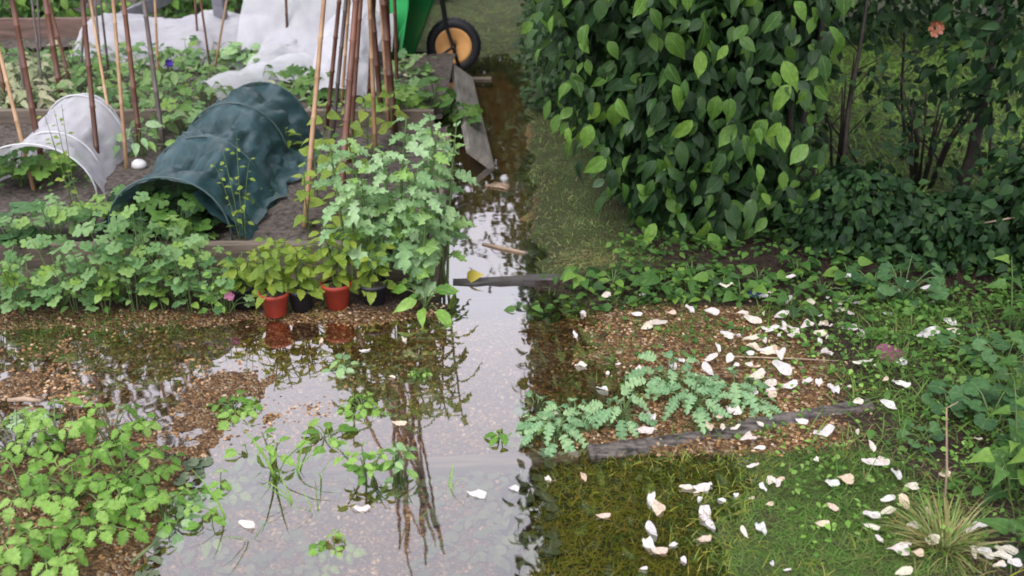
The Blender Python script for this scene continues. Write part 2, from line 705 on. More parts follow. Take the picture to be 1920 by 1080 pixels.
def ground_mat():
    m, nt, out = new_mat("wet_ground")
    L = nt.links.new
    z = N_(nt, "ShaderNodeAttribute", attribute_name="zone")
    sp = N_(nt, "ShaderNodeSeparateColor")
    L(z.outputs['Color'], sp.inputs[0])
    geo = N_(nt, "ShaderNodeNewGeometry")

    def noise(s, det=5):
        n = N_(nt, "ShaderNodeTexNoise")
        n.inputs['Scale'].default_value = s
        n.inputs['Detail'].default_value = det
        L(geo.outputs['Position'], n.inputs['Vector'])
        return n
    n1, n2, n3 = noise(9), noise(60), noise(2.2)
    soil = ramp(nt, [(0.3, (0.034, 0.020, 0.013)), (0.7, (0.10, 0.058, 0.040))])
    L(n2.outputs[0], soil.inputs[0])
    vo = N_(nt, "ShaderNodeTexVoronoi")
    vo.inputs['Scale'].default_value = 110
    L(geo.outputs['Position'], vo.inputs['Vector'])
    sv = N_(nt, "ShaderNodeSeparateColor")
    L(vo.outputs['Color'], sv.inputs[0])
    chip = ramp(nt, [(0.0, (0.08, 0.040, 0.016)), (0.3, (0.18, 0.088, 0.033)), (0.6, (0.29, 0.155, 0.058)), (0.85, (0.42, 0.26, 0.12)), (1.0, (0.56, 0.45, 0.33))])
    L(sv.outputs[0], chip.inputs[0])
    grass = ramp(nt, [(0.25, (0.09, 0.075, 0.028)), (0.5, (0.095, 0.13, 0.028)), (0.75, (0.11, 0.185, 0.036))])
    L(n1.outputs[0], grass.inputs[0])
    silt = ramp(nt, [(0.3, (0.24, 0.135, 0.045)), (0.55, (0.40, 0.25, 0.085)), (0.8, (0.30, 0.27, 0.075))])
    L(n1.outputs[0], silt.inputs[0])

    def mix(f, a, b):
        x = N_(nt, "ShaderNodeMix", data_type='RGBA')
        L(f, x.inputs[0])
        L(a, x.inputs[6])
        L(b, x.inputs[7])
        return x.outputs[2]
    # zone edges broken up by noise
    def soft(o):
        a = N_(nt, "ShaderNodeMath", operation='MULTIPLY_ADD')
        L(n2.outputs[0], a.inputs[0])
        a.inputs[1].default_value = 0.8
        a.inputs[2].default_value = -0.4
        b = N_(nt, "ShaderNodeMath", operation='ADD')
        L(a.outputs[0], b.inputs[0])
        L(o, b.inputs[1])
        c = N_(nt, "ShaderNodeMapRange")
        L(b.outputs[0], c.inputs[0])
        c.inputs[1].default_value = 0.3
        c.inputs[2].default_value = 0.7
        return c.outputs[0]
    c = mix(soft(sp.outputs[1]), soil.outputs[0], chip.outputs[0])
    c = mix(soft(sp.outputs[2]), c, silt.outputs[0])
    c = mix(soft(sp.outputs[0]), c, grass.outputs[0])
    p = N_(nt, "ShaderNodeBsdfPrincipled")
    L(c, p.inputs['Base Color'])
    p.inputs['Roughness'].default_value = 0.62
    b = N_(nt, "ShaderNodeBump")
    b.inputs['Strength'].default_value = 0.8
    b.inputs['Distance'].default_value = 0.012
    ad = N_(nt, "ShaderNodeMath", operation='MULTIPLY_ADD')
    L(vo.outputs['Distance'], ad.inputs[0])
    ad.inputs[1].default_value = -30.0
    L(n2.outputs[0], ad.inputs[2])
    L(ad.outputs[0], b.inputs['Height'])
    L(b.outputs[0], p.inputs['Normal'])
    L(p.outputs[0], out.inputs['Surface'])
    return m


def water_mat():
    m, nt, out = new_mat("flood_water")
    L = nt.links.new
    geo = N_(nt, "ShaderNodeNewGeometry")
    nz = N_(nt, "ShaderNodeTexNoise")
    nz.inputs['Scale'].default_value = 7
    nz.inputs['Detail'].default_value = 2
    L(geo.outputs['Position'], nz.inputs['Vector'])
    b = N_(nt, "ShaderNodeBump")
    b.inputs['Strength'].default_value = 0.022
    b.inputs['Distance'].default_value = 0.02
    L(nz.outputs[0], b.inputs['Height'])
    fr = N_(nt, "ShaderNodeFresnel")
    fr.inputs['IOR'].default_value = 1.38
    L(b.outputs[0], fr.inputs['Normal'])
    ml = N_(nt, "ShaderNodeMath", operation='MULTIPLY')
    ml.use_clamp = True
    L(fr.outputs[0], ml.inputs[0])
    ml.inputs[1].default_value = 5.4
    ml.operation = 'MULTIPLY_ADD'
    ml.inputs[2].default_value = 0.09
    mn = N_(nt, "ShaderNodeMath", operation='MINIMUM')
    mn.inputs[1].default_value = 0.53
    L(ml.outputs[0], mn.inputs[0])
    g = N_(nt, "ShaderNodeBsdfGlossy")
    g.inputs['Roughness'].default_value = 0.02
    L(b.outputs[0], g.inputs['Normal'])
    t = N_(nt, "ShaderNodeBsdfTransparent")
    t.inputs['Color'].default_value = (0.93, 0.88, 0.76, 1)
    mx = N_(nt, "ShaderNodeMixShader")
    L(mn.outputs[0], mx.inputs[0])
    L(t.outputs[0], mx.inputs[1])
    L(g.outputs[0], mx.inputs[2])
    L(mx.outputs[0], out.inputs['Surface'])
    return m


M = {}
M['ground'] = ground_mat()
M['water'] = water_mat()
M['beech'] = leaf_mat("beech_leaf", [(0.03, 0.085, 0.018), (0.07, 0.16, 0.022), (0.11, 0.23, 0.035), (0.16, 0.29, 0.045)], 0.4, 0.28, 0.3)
M['beech_dark'] = leaf_mat("beech_leaf_old", [(0.008, 0.022, 0.009), (0.014, 0.042, 0.012), (0.028, 0.07, 0.018)], 0.5, 0.15, 0.2, spec=0.2)  # leaves inside the hedge, with the interior's shade put into their colour
M['beech_mid'] = leaf_mat("beech_leaf_shaded", [(0.012, 0.036, 0.012), (0.025, 0.065, 0.018), (0.045, 0.10, 0.024)], 0.4, 0.22, 0.25, spec=0.3)  # darker copy of the front leaf, its colour standing for shade between leaves
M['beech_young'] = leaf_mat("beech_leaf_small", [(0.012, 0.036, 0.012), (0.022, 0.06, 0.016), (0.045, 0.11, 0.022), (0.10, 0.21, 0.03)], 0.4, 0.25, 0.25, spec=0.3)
M['privet'] = leaf_mat("privet_leaf", [(0.02, 0.05, 0.018), (0.04, 0.09, 0.03), (0.06, 0.125, 0.04)], 0.4, 0.25, 0.2)
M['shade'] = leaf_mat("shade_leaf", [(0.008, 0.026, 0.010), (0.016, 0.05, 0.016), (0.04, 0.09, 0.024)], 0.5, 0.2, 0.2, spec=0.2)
M['columbine'] = leaf_mat("columbine_leaf", [(0.04, 0.12, 0.035), (0.10, 0.22, 0.07), (0.20, 0.34, 0.14), (0.20, 0.34, 0.05)], 0.5, 0.3, 0.25)
M['poppy'] = leaf_mat("poppy_leaf", [(0.15, 0.28, 0.12), (0.24, 0.40, 0.19), (0.33, 0.48, 0.27), (0.22, 0.40, 0.08)], 0.55, 0.3, 0.35, nv=7)
M['feather'] = leaf_mat("feather_leaf", [(0.14, 0.28, 0.13), (0.21, 0.38, 0.19), (0.30, 0.46, 0.23)], 0.55, 0.3, 0.35, nv=7)
M['strawberry'] = leaf_mat("strawberry_leaf", [(0.06, 0.16, 0.025), (0.13, 0.29, 0.04), (0.21, 0.39, 0.07), (0.27, 0.45, 0.11)], 0.45, 0.35, 0.3, nv=8)
M['bean'] = leaf_mat("bean_leaf", [(0.16, 0.26, 0.04), (0.22, 0.33, 0.05), (0.28, 0.36, 0.06)], 0.5, 0.4, 0.3, nv=5)
M['seedling'] = leaf_mat("seedling_leaf", [(0.13, 0.22, 0.03), (0.20, 0.30, 0.04), (0.28, 0.36, 0.05), (0.16, 0.27, 0.04)], 0.45, 0.4, 0.3, nv=6)
M['crop'] = leaf_mat("crop_leaf", [(0.07, 0.17, 0.035), (0.13, 0.26, 0.055), (0.22, 0.33, 0.13), (0.09, 0.20, 0.07)], 0.5, 0.3, 0.35)
M['variegated'] = leaf_mat("variegated_leaf", [(0.12, 0.18, 0.07), (0.32, 0.36, 0.20), (0.42, 0.42, 0.27)], 0.5, 0.3, 0.4)
M['mantle'] = leaf_mat("mantle_leaf", [(0.025, 0.075, 0.025), (0.05, 0.13, 0.04), (0.09, 0.19, 0.07)], 0.55, 0.25, 0.3)
M['creeper'] = leaf_mat("creeper_leaf", [(0.015, 0.05, 0.012), (0.04, 0.115, 0.02), (0.06, 0.15, 0.03), (0.14, 0.26, 0.04)], 0.5, 0.3, 0.25)
M['weed'] = leaf_mat("weed_leaf", [(0.04, 0.12, 0.02), (0.075, 0.18, 0.03), (0.13, 0.24, 0.05)], 0.45, 0.3, 0.2)
M['drowned_leaf'] = leaf_mat("drowned_leaf", [(0.06, 0.09, 0.05), (0.10, 0.14, 0.08), (0.15, 0.19, 0.11)], 0.6, 0.1, 0.2)
M['grass'] = leaf_mat("grass_blade", [(0.06, 0.14, 0.022), (0.09, 0.20, 0.03), (0.14, 0.25, 0.05), (0.16, 0.18, 0.06)], 0.5, 0.3, 0.1)
M['lawn'] = leaf_mat("lawn_blade", [(0.11, 0.22, 0.035), (0.17, 0.33, 0.045), (0.22, 0.38, 0.07)], 0.5, 0.3, 0.1)
M['strip'] = leaf_mat("worn_blade", [(0.16, 0.24, 0.06), (0.24, 0.34, 0.10), (0.32, 0.36, 0.15), (0.34, 0.28, 0.15)], 0.55, 0.3, 0.1)
M['drowned'] = leaf_mat("drowned_blade", [(0.20, 0.25, 0.025), (0.26, 0.30, 0.035), (0.34, 0.27, 0.07), (0.16, 0.29, 0.04)], 0.6, 0.2, 0.1)
M['straw'] = leaf_mat("straw_blade", [(0.22, 0.20, 0.06), (0.34, 0.27, 0.12), (0.16, 0.20, 0.04), (0.42, 0.34, 0.18)], 0.6, 0.25, 0.1)
M['stem'] = basic("green_stem", (0.10, 0.16, 0.05), 0.5, var=0.3)
M['darkstem'] = basic("dark_bark", (0.030, 0.024, 0.018), 0.8, var=0.4, scale=30, bump=0.5)
M['bark'] = basic("grey_bark", (0.055, 0.046, 0.036), 0.85, var=0.4, scale=25, bump=0.6)
M['board'] = basic("weathered_board", (0.13, 0.105, 0.08), 0.75, var=0.4, scale=14, bump=0.4, stretch=(0.4, 3, 3))
M['board_grey'] = basic("grey_board", (0.20, 0.185, 0.16), 0.75, var=0.35, scale=9, bump=0.4, stretch=(3, 0.5, 3))
M['board_dark'] = basic("soaked_board", (0.036, 0.030, 0.026), 0.8, var=0.7, scale=30, bump=1.0, stretch=(0.6, 2.5, 2.5), col2=(0.14, 0.122, 0.108))
M['board_slate'] = basic("wet_slate_board", (0.05, 0.046, 0.042), 0.5, var=0.4, scale=12, bump=0.5, stretch=(0.4, 3, 3))
M['board_red'] = basic("reddish_board", (0.15, 0.095, 0.075), 0.75, var=0.4, scale=12, bump=0.4, stretch=(0.4, 3, 3))
M['soil'] = basic("bed_soil", (0.052, 0.040, 0.032), 0.85, var=0.6, scale=45, bump=0.9, col2=(0.11, 0.09, 0.075))
M['fleece'] = cloth_mat("white_fleece", (0.60, 0.60, 0.65), 0.24, 0.3, 0.7, 0.5, (0.68, 0.68, 0.72))
M['film'] = cloth_mat("clear_film", (0.62, 0.64, 0.68), 0.35, 0.2, 0.3, 0.4, (0.75, 0.76, 0.8))
M['net_white'] = cloth_mat("white_net", (0.66, 0.66, 0.71), 0.34, 0.3, 0.6, 0.3, (0.72, 0.72, 0.77))
M['net_green'] = cloth_mat("green_net", (0.016, 0.050, 0.054), 0.12, 0.04, 0.38, 0.8, (0.045, 0.10, 0.115))
M['hoop'] = basic("hoop_wire", (0.05, 0.09, 0.09), 0.5)
M['hoop_white'] = basic("white_hoop", (0.55, 0.56, 0.58), 0.5)
M['petal'] = leaf_mat("white_petal", [(0.70, 0.66, 0.66), (0.78, 0.77, 0.76), (0.76, 0.68, 0.67), (0.74, 0.68, 0.54), (0.80, 0.79, 0.78)], 0.45, 0.35, 0.0, nv=0.01, blem=0.22)
M['petal_old'] = leaf_mat("faded_petal", [(0.55, 0.40, 0.30), (0.62, 0.52, 0.38), (0.60, 0.45, 0.38)], 0.55, 0.2, 0.0, nv=0.01)
M['tub'] = basic("green_plastic", (0.035, 0.40, 0.11), 0.4, var=0.08, scale=6)
M['steel'] = basic("black_steel", (0.018, 0.018, 0.022), 0.4, var=0.2)
M['rubber'] = basic("tyre_rubber", (0.016, 0.017, 0.022), 0.65, var=0.3, scale=40, bump=0.2)
M['rim'] = basic("orange_rim", (0.84, 0.44, 0.16), 0.42, var=0.12, scale=12)
M['pot_red'] = basic("red_pot", (0.36, 0.042, 0.022), 0.55, var=0.35, scale=9)
M['pot_black'] = basic("black_pot", (0.018, 0.018, 0.026), 0.45, var=0.2)
M['stone'] = basic("pale_stone", (0.62, 0.62, 0.63), 0.7, var=0.12, scale=12, bump=0.3)
M['post'] = basic("grey_post", (0.16, 0.16, 0.19), 0.6, var=0.25, scale=15, bump=0.3)
M['purple'] = basic("purple_petal", (0.10, 0.05, 0.42), 0.5)
M['pink'] = basic("pink_petal", (0.42, 0.16, 0.27), 0.5)
M['orange'] = basic("orange_petal", (0.20, 0.06, 0.025), 0.5, var=0.3)
M['wine'] = basic("wine_leaf", (0.16, 0.04, 0.08), 0.45, var=0.3)
M['yellow'] = basic("yellow_leaf", (0.42, 0.34, 0.06), 0.5, var=0.25)
M['blue'] = basic("blue_scrap", (0.03, 0.07, 0.16), 0.4)
M['twig'] = basic("pale_twig", (0.34, 0.25, 0.18), 0.8, var=0.3)
M['grey_net'] = basic("grey_plastic", (0.20, 0.20, 0.22), 0.5, var=0.3)


def cane_mat(name, c0, c1):
    m, nt, out = new_mat(name)
    L = nt.links.new
    r = rnd_value(nt)
    tc = N_(nt, "ShaderNodeTexCoord")
    nz = N_(nt, "ShaderNodeTexNoise")
    nz.inputs['Scale'].default_value = 7
    nz.inputs['Detail'].default_value = 6
    L(tc.outputs['Object'], nz.inputs['Vector'])
    rp = ramp(nt, [(0.3, c0), (0.7, c1)])
    L(nz.outputs[0], rp.inputs[0])
    hv = N_(nt, "ShaderNodeHueSaturation")
    mr = N_(nt, "ShaderNodeMapRange")
    L(r, mr.inputs[0])
    mr.inputs[3].default_value = 0.75
    mr.inputs[4].default_value = 1.3
    L(mr.outputs[0], hv.inputs['Value'])
    L(rp.outputs[0], hv.inputs['Color'])
    p = N_(nt, "ShaderNodeBsdfPrincipled")
    L(hv.outputs[0], p.inputs['Base Color'])
    p.inputs['Roughness'].default_value = 0.5
    L(p.outputs[0], out.inputs['Surface'])
    return m


M['cane_brown'] = cane_mat("brown_cane", (0.06, 0.024, 0.015), (0.17, 0.070, 0.040))
M['cane_pale'] = cane_mat("pale_cane", (0.22, 0.11, 0.05), (0.50, 0.33, 0.19))
M['cane_grey'] = cane_mat("grey_cane", (0.05, 0.042, 0.04), (0.13, 0.10, 0.09))
M['chip'] = leaf_mat("wood_chip", [(0.06, 0.030, 0.013), (0.14, 0.070, 0.026), (0.23, 0.12, 0.045), (0.32, 0.19, 0.085), (0.50, 0.38, 0.27)], 0.55, 0.0, 0.0)

# ------------------------------------------------------------------ the setting: ground, water
def axis(parts):
    out = []
    for a, b, s in parts:
        out.append(np.arange(a, b, s))
    out.append([parts[-1][1]])
    return np.concatenate(out)


gx = axis([(-60, -10, 5), (-10, -3.2, 0.4), (-3.2, 2.6, 0.022), (2.6, 10, 0.4), (10, 60, 5)])
gy = axis([(-30, 0, 3), (0, 1.6, 0.2), (1.6, 4.2, 0.022), (4.2, 8, 0.06), (8, 14, 0.4), (14, 74, 5)])
X, Y = np.meshgrid(gx, gy, indexing='ij')
Z = ground_z(X, Y)
V = np.stack([X, Y, Z], axis=2).reshape(-1, 3)
nx, ny = len(gx), len(gy)
I = np.arange(nx * ny).reshape(nx, ny)
Q = np.stack([I[:-1, :-1], I[1:, :-1], I[1:, 1:], I[:-1, 1:]], axis=2).reshape(-1, 4)
gme = fast_mesh("ground", V, Q.ravel(), np.full(len(Q), 4), rnd=None)
x, y = V[:, 0], V[:, 1]


def zone_of(x, y):
    x, y = np.asarray(x, float), np.asarray(y, float)
    nn = 0.18 * fbm(x, y, 2.0, 21, 3)
    lawn = ss(0.0, 0.1, x + nn * 0.5) * ss(2.52, 2.46, y) * ss(1.35, 1.0, x + nn)
    strip_ = ss(-0.02, 0.2, x + nn) * ss(3.62, 3.7, y) * ss(0.75, 0.5, x + nn) * ss(8.4, 7.6, y)
    lawn2 = ss(1.35, 1.7, x) * ss(4.3, 4.8, y + nn)
    far = np.maximum(ss(9, 11, y), ss(6.7, 7.3, y) * ss(-0.9, -0.6, x) * 0.9)
    tuft = ss(0.3, 0.6, x) * ss(2.5, 2.56, y) * ss(3.6, 3.4, y) * ss(0.02, 0.10, nn) * 0.7
    grass = np.clip(lawn + strip_ + lawn2 + far + tuft, 0, 1)
    chips = ss(2.44, 2.5, y) * ss(3.5, 3.3, y) * ss(1.25, 0.85, x + nn)
    chips = np.maximum(chips, 0.75 * ss(2.5, 2.4, y) * ss(0.02, -0.1, x))
    silt = np.clip(ss(3.6, 3.66, y) * ss(0.2, 0.02, x + nn * 0.4) * ss(-0.6, -0.4, x), 0, 1)
    return grass, chips, silt


g_, c_, s_ = zone_of(x, y)
ca = gme.color_attributes.new("zone", 'FLOAT_COLOR', 'POINT')
ca.data.foreach_set("color", np.stack([g_, c_, s_, np.ones_like(g_)], axis=1).astype(np.float32).ravel())
tag(link("ground", gme, M['ground']), kind='structure')

wx = T([(-3.6, 0.2, 0), (1.5, 0.2, 0), (1.5, 7.5, 0), (-3.6, 7.5, 0)], [(0, 1, 2, 3)])
tag(put("water", wx, M['water']), kind='structure')


# soil of the two raised beds
def bed_soil(x0, x1, y0, y1, z, seed):
    gx = np.arange(x0, x1 + 0.001, 0.035)
    gy = np.arange(y0, y1 + 0.001, 0.035)
    X, Y = np.meshgrid(gx, gy, indexing='ij')
    Zz = z + 0.03 * fbm(X, Y, 4, seed, 4) + 0.012 * fbm(X, Y, 28, seed + 5, 2)
    V = np.stack([X, Y, Zz], axis=2).reshape(-1, 3)
    I = np.arange(X.size).reshape(X.shape)
    Q = np.stack([I[:-1, :-1], I[1:, :-1], I[1:, 1:], I[:-1, 1:]], axis=2).reshape(-1, 4)
    return fast_mesh("bed_soil", V, Q.ravel(), np.full(len(Q), 4))


tag(link("bed_soil", bed_soil(-3.6, -0.33, 3.66, 5.27, 0.15, 31), M['soil']), kind='structure')
tag(link("bed_soil", bed_soil(-3.6, -0.36, 5.33, 6.86, 0.17, 37), M['soil']), kind='structure')
tag(link("bed_soil", bed_soil(-5.0, -0.9, 6.98, 9.4, 0.17, 41), M['soil']), kind='structure')


def plank(t, label, mat, cat="plank", group=None, name="plank"):
    return tag(put(name, t, M[mat], smooth=False), label, cat, group)


GB = "boards round the raised beds"
plank(board((-3.6, 3.62, -0.02), (-0.30, 3.66, -0.02), (0, 0, 1), 0.04, 0.20, 22, 0.003, seed=1), "long weathered board along the front of the nearer raised bed", 'board', group=GB)
plank(board((-0.315, 3.68, -0.02), (-0.34, 5.06, -0.02), (0, 0, 1), 0.04, 0.19, 10, 0.003, seed=2), "side board of the nearer raised bed beside the flooded channel", 'board', group=GB)
plank(board((-3.6, 5.30, -0.02), (-0.42, 5.30, -0.02), (0, 0, 1), 0.04, 0.25, 20, 0.003, seed=3), "brown cross board behind the green net tunnel, front of the further bed", 'board', group=GB)
plank(board((-0.10, 5.02, 0.0), (-0.27, 6.62, 0.04), (-0.80, 0, 0.62), 0.035, 0.165, 10, 0.003, seed=4), "broad grey plank leaning outwards into the flooded channel", 'board_grey', group=GB)
plank(board((-0.80, 6.76, -0.045), (-0.14, 6.78, -0.045), (0, 0, 1), 0.05, 0.058, 6, 0.004, seed=5), "low cross board under the upended wheelbarrow", 'board', group=GB)
plank(board((-0.235, 3.66, -0.068), (0.42, 3.69, -0.045), (0, 0, 1), 0.05, 0.074, 14, 0.005, seed=6), "dark soaked step board across the flooded path", 'board_slate', group="boards edging the paths")
plank(board((0.23, 2.505, -0.038), (0.72, 2.60, -0.026), (0, -0.12, 1), 0.07, 0.05, 40, 0.006, 0.016, seed=7), "old grey timber edging between chippings and drowned lawn", 'board_dark', group="boards edging the paths")
plank(board((0.70, 2.615, -0.020), (1.14, 2.72, -0.004), (0, -0.12, 1), 0.065, 0.048, 36, 0.006, 0.016, seed=17), "shorter rotten timber edging running on under the petals towards the bank", 'board_dark', group="boards edging the paths")
plank(board((-0.55, 2.47, -0.075), (0.2, 2.49, -0.05), (0, 0, 1), 0.05, 0.05, 8, 0.003, seed=8), "sunken edging board under water beside the flooded gravel", 'board', group="boards edging the paths")
plank(board((-4.9, 7.15, -0.02), (-2.92, 7.3, -0.02), (0, 0, 1), 0.05, 0.33, 12, 0.004, seed=9), "reddish brown board of the furthest bed behind the canes", 'board_red', group=GB)


# ------------------------------------------------------------------ loose ground stuff
def chips(n, box, rule, name, label):
    P = []
    xs = RNG.uniform(box[0], box[1], n)
    ys = RNG.uniform(box[2], box[3], n)
    keep = rule(xs, ys) > RNG.random(n)
    xs, ys = xs[keep], ys[keep]
    n = len(xs)
    z = ground_z(xs, ys)
    P = np.stack([xs, ys, z + 0.001], axis=1)
    a = RNG.uniform(0, 2 * pi, n)
    D = np.stack([np.cos(a), np.sin(a), RNG.uniform(-0.25, 0.25, n)], axis=1)
    N = np.stack([RNG.uniform(-0.4, 0.4, n), RNG.uniform(-0.4, 0.4, n), np.ones(n)], axis=1)
    S = RNG.uniform(0.006, 0.016, n)
    t1 = T([(-.25, -.5, 0), (.25, -.45, 0), (.3, .5, 0), (-.2, .45, 0), (-.2, -.4, .22), (.2, -.38, .25), (.22, .42, .2), (-.16, .4, .24)],
           [(0, 1, 5, 4), (1, 2, 6, 5), (2, 3, 7, 6), (3, 0, 4, 7), (4, 5, 6, 7)])
    t2 = T([(-.4, -.4, 0), (.35, -.45, 0), (.45, .35, 0), (-.3, .45, 0), (0, 0, .35)], [(0, 1, 4), (1, 2, 4), (2, 3, 4), (3, 0, 4)])
    o = scatter(name, [t1, t2], P, D, N, S, M['chip'])
    return tag(o, label, None, None, 'stuff')


chips(36000, (-2.4, 1.3, 2.0, 3.5), lambda a, b: zone_of(a, b)[1] * np.clip(0.55 + 0.8 * fbm(a, b, 5, 50, 2), 0.1, 1), "wood_chippings", "brown wet wood chippings and gravel on the cross path")


def grass(n, box, rule, mat, h, name, label, lean=0.6, wid=0.03, zoff=0.0, zf=ground_z):
    xs = RNG.uniform(box[0], box[1], n)
    ys = RNG.uniform(box[2], box[3], n)
    keep = rule(xs, ys) > RNG.random(n)
    xs, ys = xs[keep], ys[keep]
    n = len(xs)
    P = np.stack([xs, ys, zf(xs, ys) + zoff], axis=1)
    a = RNG.uniform(0, 2 * pi, n)
    k = RNG.uniform(0.25, lean, n)
    D = np.stack([np.cos(a) * k, np.sin(a) * k, np.ones(n)], axis=1)
    N = np.stack([-np.cos(a) * .5 + RNG.uniform(-.4, .4, n), -np.sin(a) * .5 + RNG.uniform(-.5, .3, n), k * .6 + 0.3], axis=1)
    S = RNG.uniform(h[0], h[1], n)
    o = scatter(name, [blade(0.5, wid), blade(0.2, wid * 0.8), blade(0.9, wid)], P, D, N, S, M[mat])
    return tag(o, label, None, None, 'stuff')


def dry(a, b):
    return np.clip(ss(-0.035, 0.022, ground_z(a, b)) + 0.35 * fbm(a, b, 7, 61, 3), 0, 1)


grass(30000, (-0.02, 1.7, 1.75, 2.56), lambda a, b: zone_of(a, b)[0] * (1 - dry(a, b)), 'drowned', (0.015, 0.05), "drowned_grass", "olive drowned grass under the flood water", 7.0, 0.035)
grass(34000, (0.2, 1.7, 1.75, 2.56), lambda a, b: zone_of(a, b)[0] * dry(a, b) * np.clip(0.75 + 0.9 * fbm(a, b, 6, 62, 3), 0.12, 1), 'grass', (0.014, 0.042), "grass", "short green lawn grass in front of the old timber edging", 5.5, 0.035)
grass(38000, (-0.8, 0.8, 3.7, 9.6), lambda a, b: zone_of(a, b)[0] * np.clip(0.6 + fbm(a, b, 5, 63, 3), 0.1, 1) * ((a > -0.05) | (b > 6.8)), 'strip', (0.014, 0.034), "grass", "thin grass on the strip between channel and hedge", 5.0, 0.07)
grass(14000, (0.12, 1.6, 2.55, 3.6), lambda a, b: np.clip(0.06 + 0.7 * ss(0.0, 0.45, fbm(a, b, 4.5, 60, 3)) + 0.5 * ss(0.95, 1.4, a), 0, 1), 'grass', (0.015, 0.045), "grass", "sparse grass tufts among brown chippings and petals", 5.0, 0.04)
grass(4000, (-1.4, -0.3, 3.16, 3.48), lambda a, b: np.clip(0.1 + 0.9 * fbm(a, b, 5, 66, 3), 0, 1), 'drowned', (0.012, 0.035), "drowned_grass", "sodden grass fringe in front of the pots", 2.2, 0.035)
grass(4000, (-2.1, -1.2, 3.12, 3.5), lambda a, b: np.clip(0.3 + 0.9 * fbm(a, b, 5, 67, 3), 0, 1), 'weed', (0.012, 0.03), "grass", "mossy grass below the columbine leaves", 2.2, 0.05)
grass(22000, (1.2, 4.4, 4.2, 8.6), lambda a, b: zone_of(a, b)[0], 'lawn', (0.03, 0.08), "grass", "rough lawn seen through the gap beyond the hedge", 3.0, 0.07)
grass(12000, (0.9, 2.1, 2.0, 3.4), lambda a, b: np.clip(0.35 + 0.8 * fbm(a, b, 3, 71, 3), 0, 1), 'grass', (0.03, 0.10), "grass", "long soft grass beside the lady's mantle", 2.5, 0.03)
grass(4000, (1.0, 1.7, 1.75, 2.6), lambda a, b: np.clip(0.3 + 0.8 * fbm(a, b, 4, 72, 3), 0, 1), 'straw', (0.02, 0.06), "dead_grass", "flattened straw coloured grass round the petals", 7, 0.025)
grass(1200, (0.15, 0.5, 3.68, 4.0), lambda a, b: np.clip(1.2 - np.hypot((a - .33) / .16, (b - 3.82) / .16), 0, 1), 'straw', (0.015, 0.035), "dead_grass", "dry brown grass patch behind the step board", 3.0, 0.03)


# ------------------------------------------------------------------ leaf meshes
def meshes(ts, mat, nm):
    out = []
    for t in ts:
        me = t.mesh(nm)
        me.materials.append(M[mat])
        out.append(me)
    return out


S_ = random.Random(5)
SH = {
    'beech': [ovate(0.54, 0.18, 0.3, 1, 0.03), ovate(0.62, 0.3, 0.6, 2, 0.03), ovate(0.58, 0.1, 0.18, 3, 0.02), ovate(0.48, 0.45, 0.5, 4, 0.03), ovate(0.5, 0.25, 0.8, 5, 0.04)],
    'beech_lo': [ovate_lo(0.62), ovate_lo(0.55, 0.1, 0.4)],
    'small': [ovate_lo(0.6, 0.2, 0.2), ovate_lo(0.75, 0.15, 0.35)],
    'columbine': [trif(fan(3, 0.42, 115, 1.0, 9, 0.1, s, 0, 0.05), 78, 0.56) for s in (1, 2, 3)],
    'poppy': [lobed(0.50 + .07 * (s % 3), 4, 0.62, 0.18, 0.3 + .2 * (s % 3), s, 18, 0.07) for s in (1, 2, 3, 4, 5)],
    'broad': [fan(7, 0.3, 150, 0.62, 21, 0.12, s, 0.12, 0.045) for s in (5, 6)],
    'feather': [lobed(0.60, 5, 0.88, 0.1, 0.7, s, 24, 0.07) for s in (7, 8, 9)],
    'strawberry': [trif(serrate(0.92, 10, 0.24, 0.36, s, 0.34), 74, 0.60, 0.06) for s in (1, 2, 3)],
    'bean': [cordate(0.86, s, 0.16, 0.35) for s in (1, 2)],
    'seedling': [serrate(0.62, 8, 0.2, 0.35, s, 0.1) for s in (1, 2)],
    'crop': [ovate(0.55, 0.2, 0.5, 5, 0.05), ovate(0.48, 0.25, 0.7, 6, 0.05)],
    'mantle': [fan(7, 0.16, 155, 0.62, 21, 0.16, s, 0.06, 0.03) for s in (1, 2)],
    'arrow': [arrow(0.8, 1), arrow(0.72, 2)],
    'round': [fan(1, 0.06, 165, 0.6, 9, 0.1, s, 0.05, 0.02) for s in (1, 2)],
    'blade': [blade(0.35, 0.03), blade(0.7, 0.025)],
}
ME = {}


def leafset(shape, mat):
    k = (shape, mat)
    if k not in ME:
        ME[k] = meshes(SH[shape], mat, "leaf")
    return ME[k]


def add_leaf(root, ms, p, d, n, s, rr):
    o = bpy.data.objects.new("leaf", rr.choice(ms))
    COL.objects.link(o)
    o.parent = root
    place(o, p, d, n, s)
    return o


def arc(p0, p1, sag, n=4):
    p0, p1 = Vector(p0), Vector(p1)
    return [p0.lerp(p1, i / n) + Vector((0, 0, sag * sin(pi * i / n))) for i in range(n + 1)]


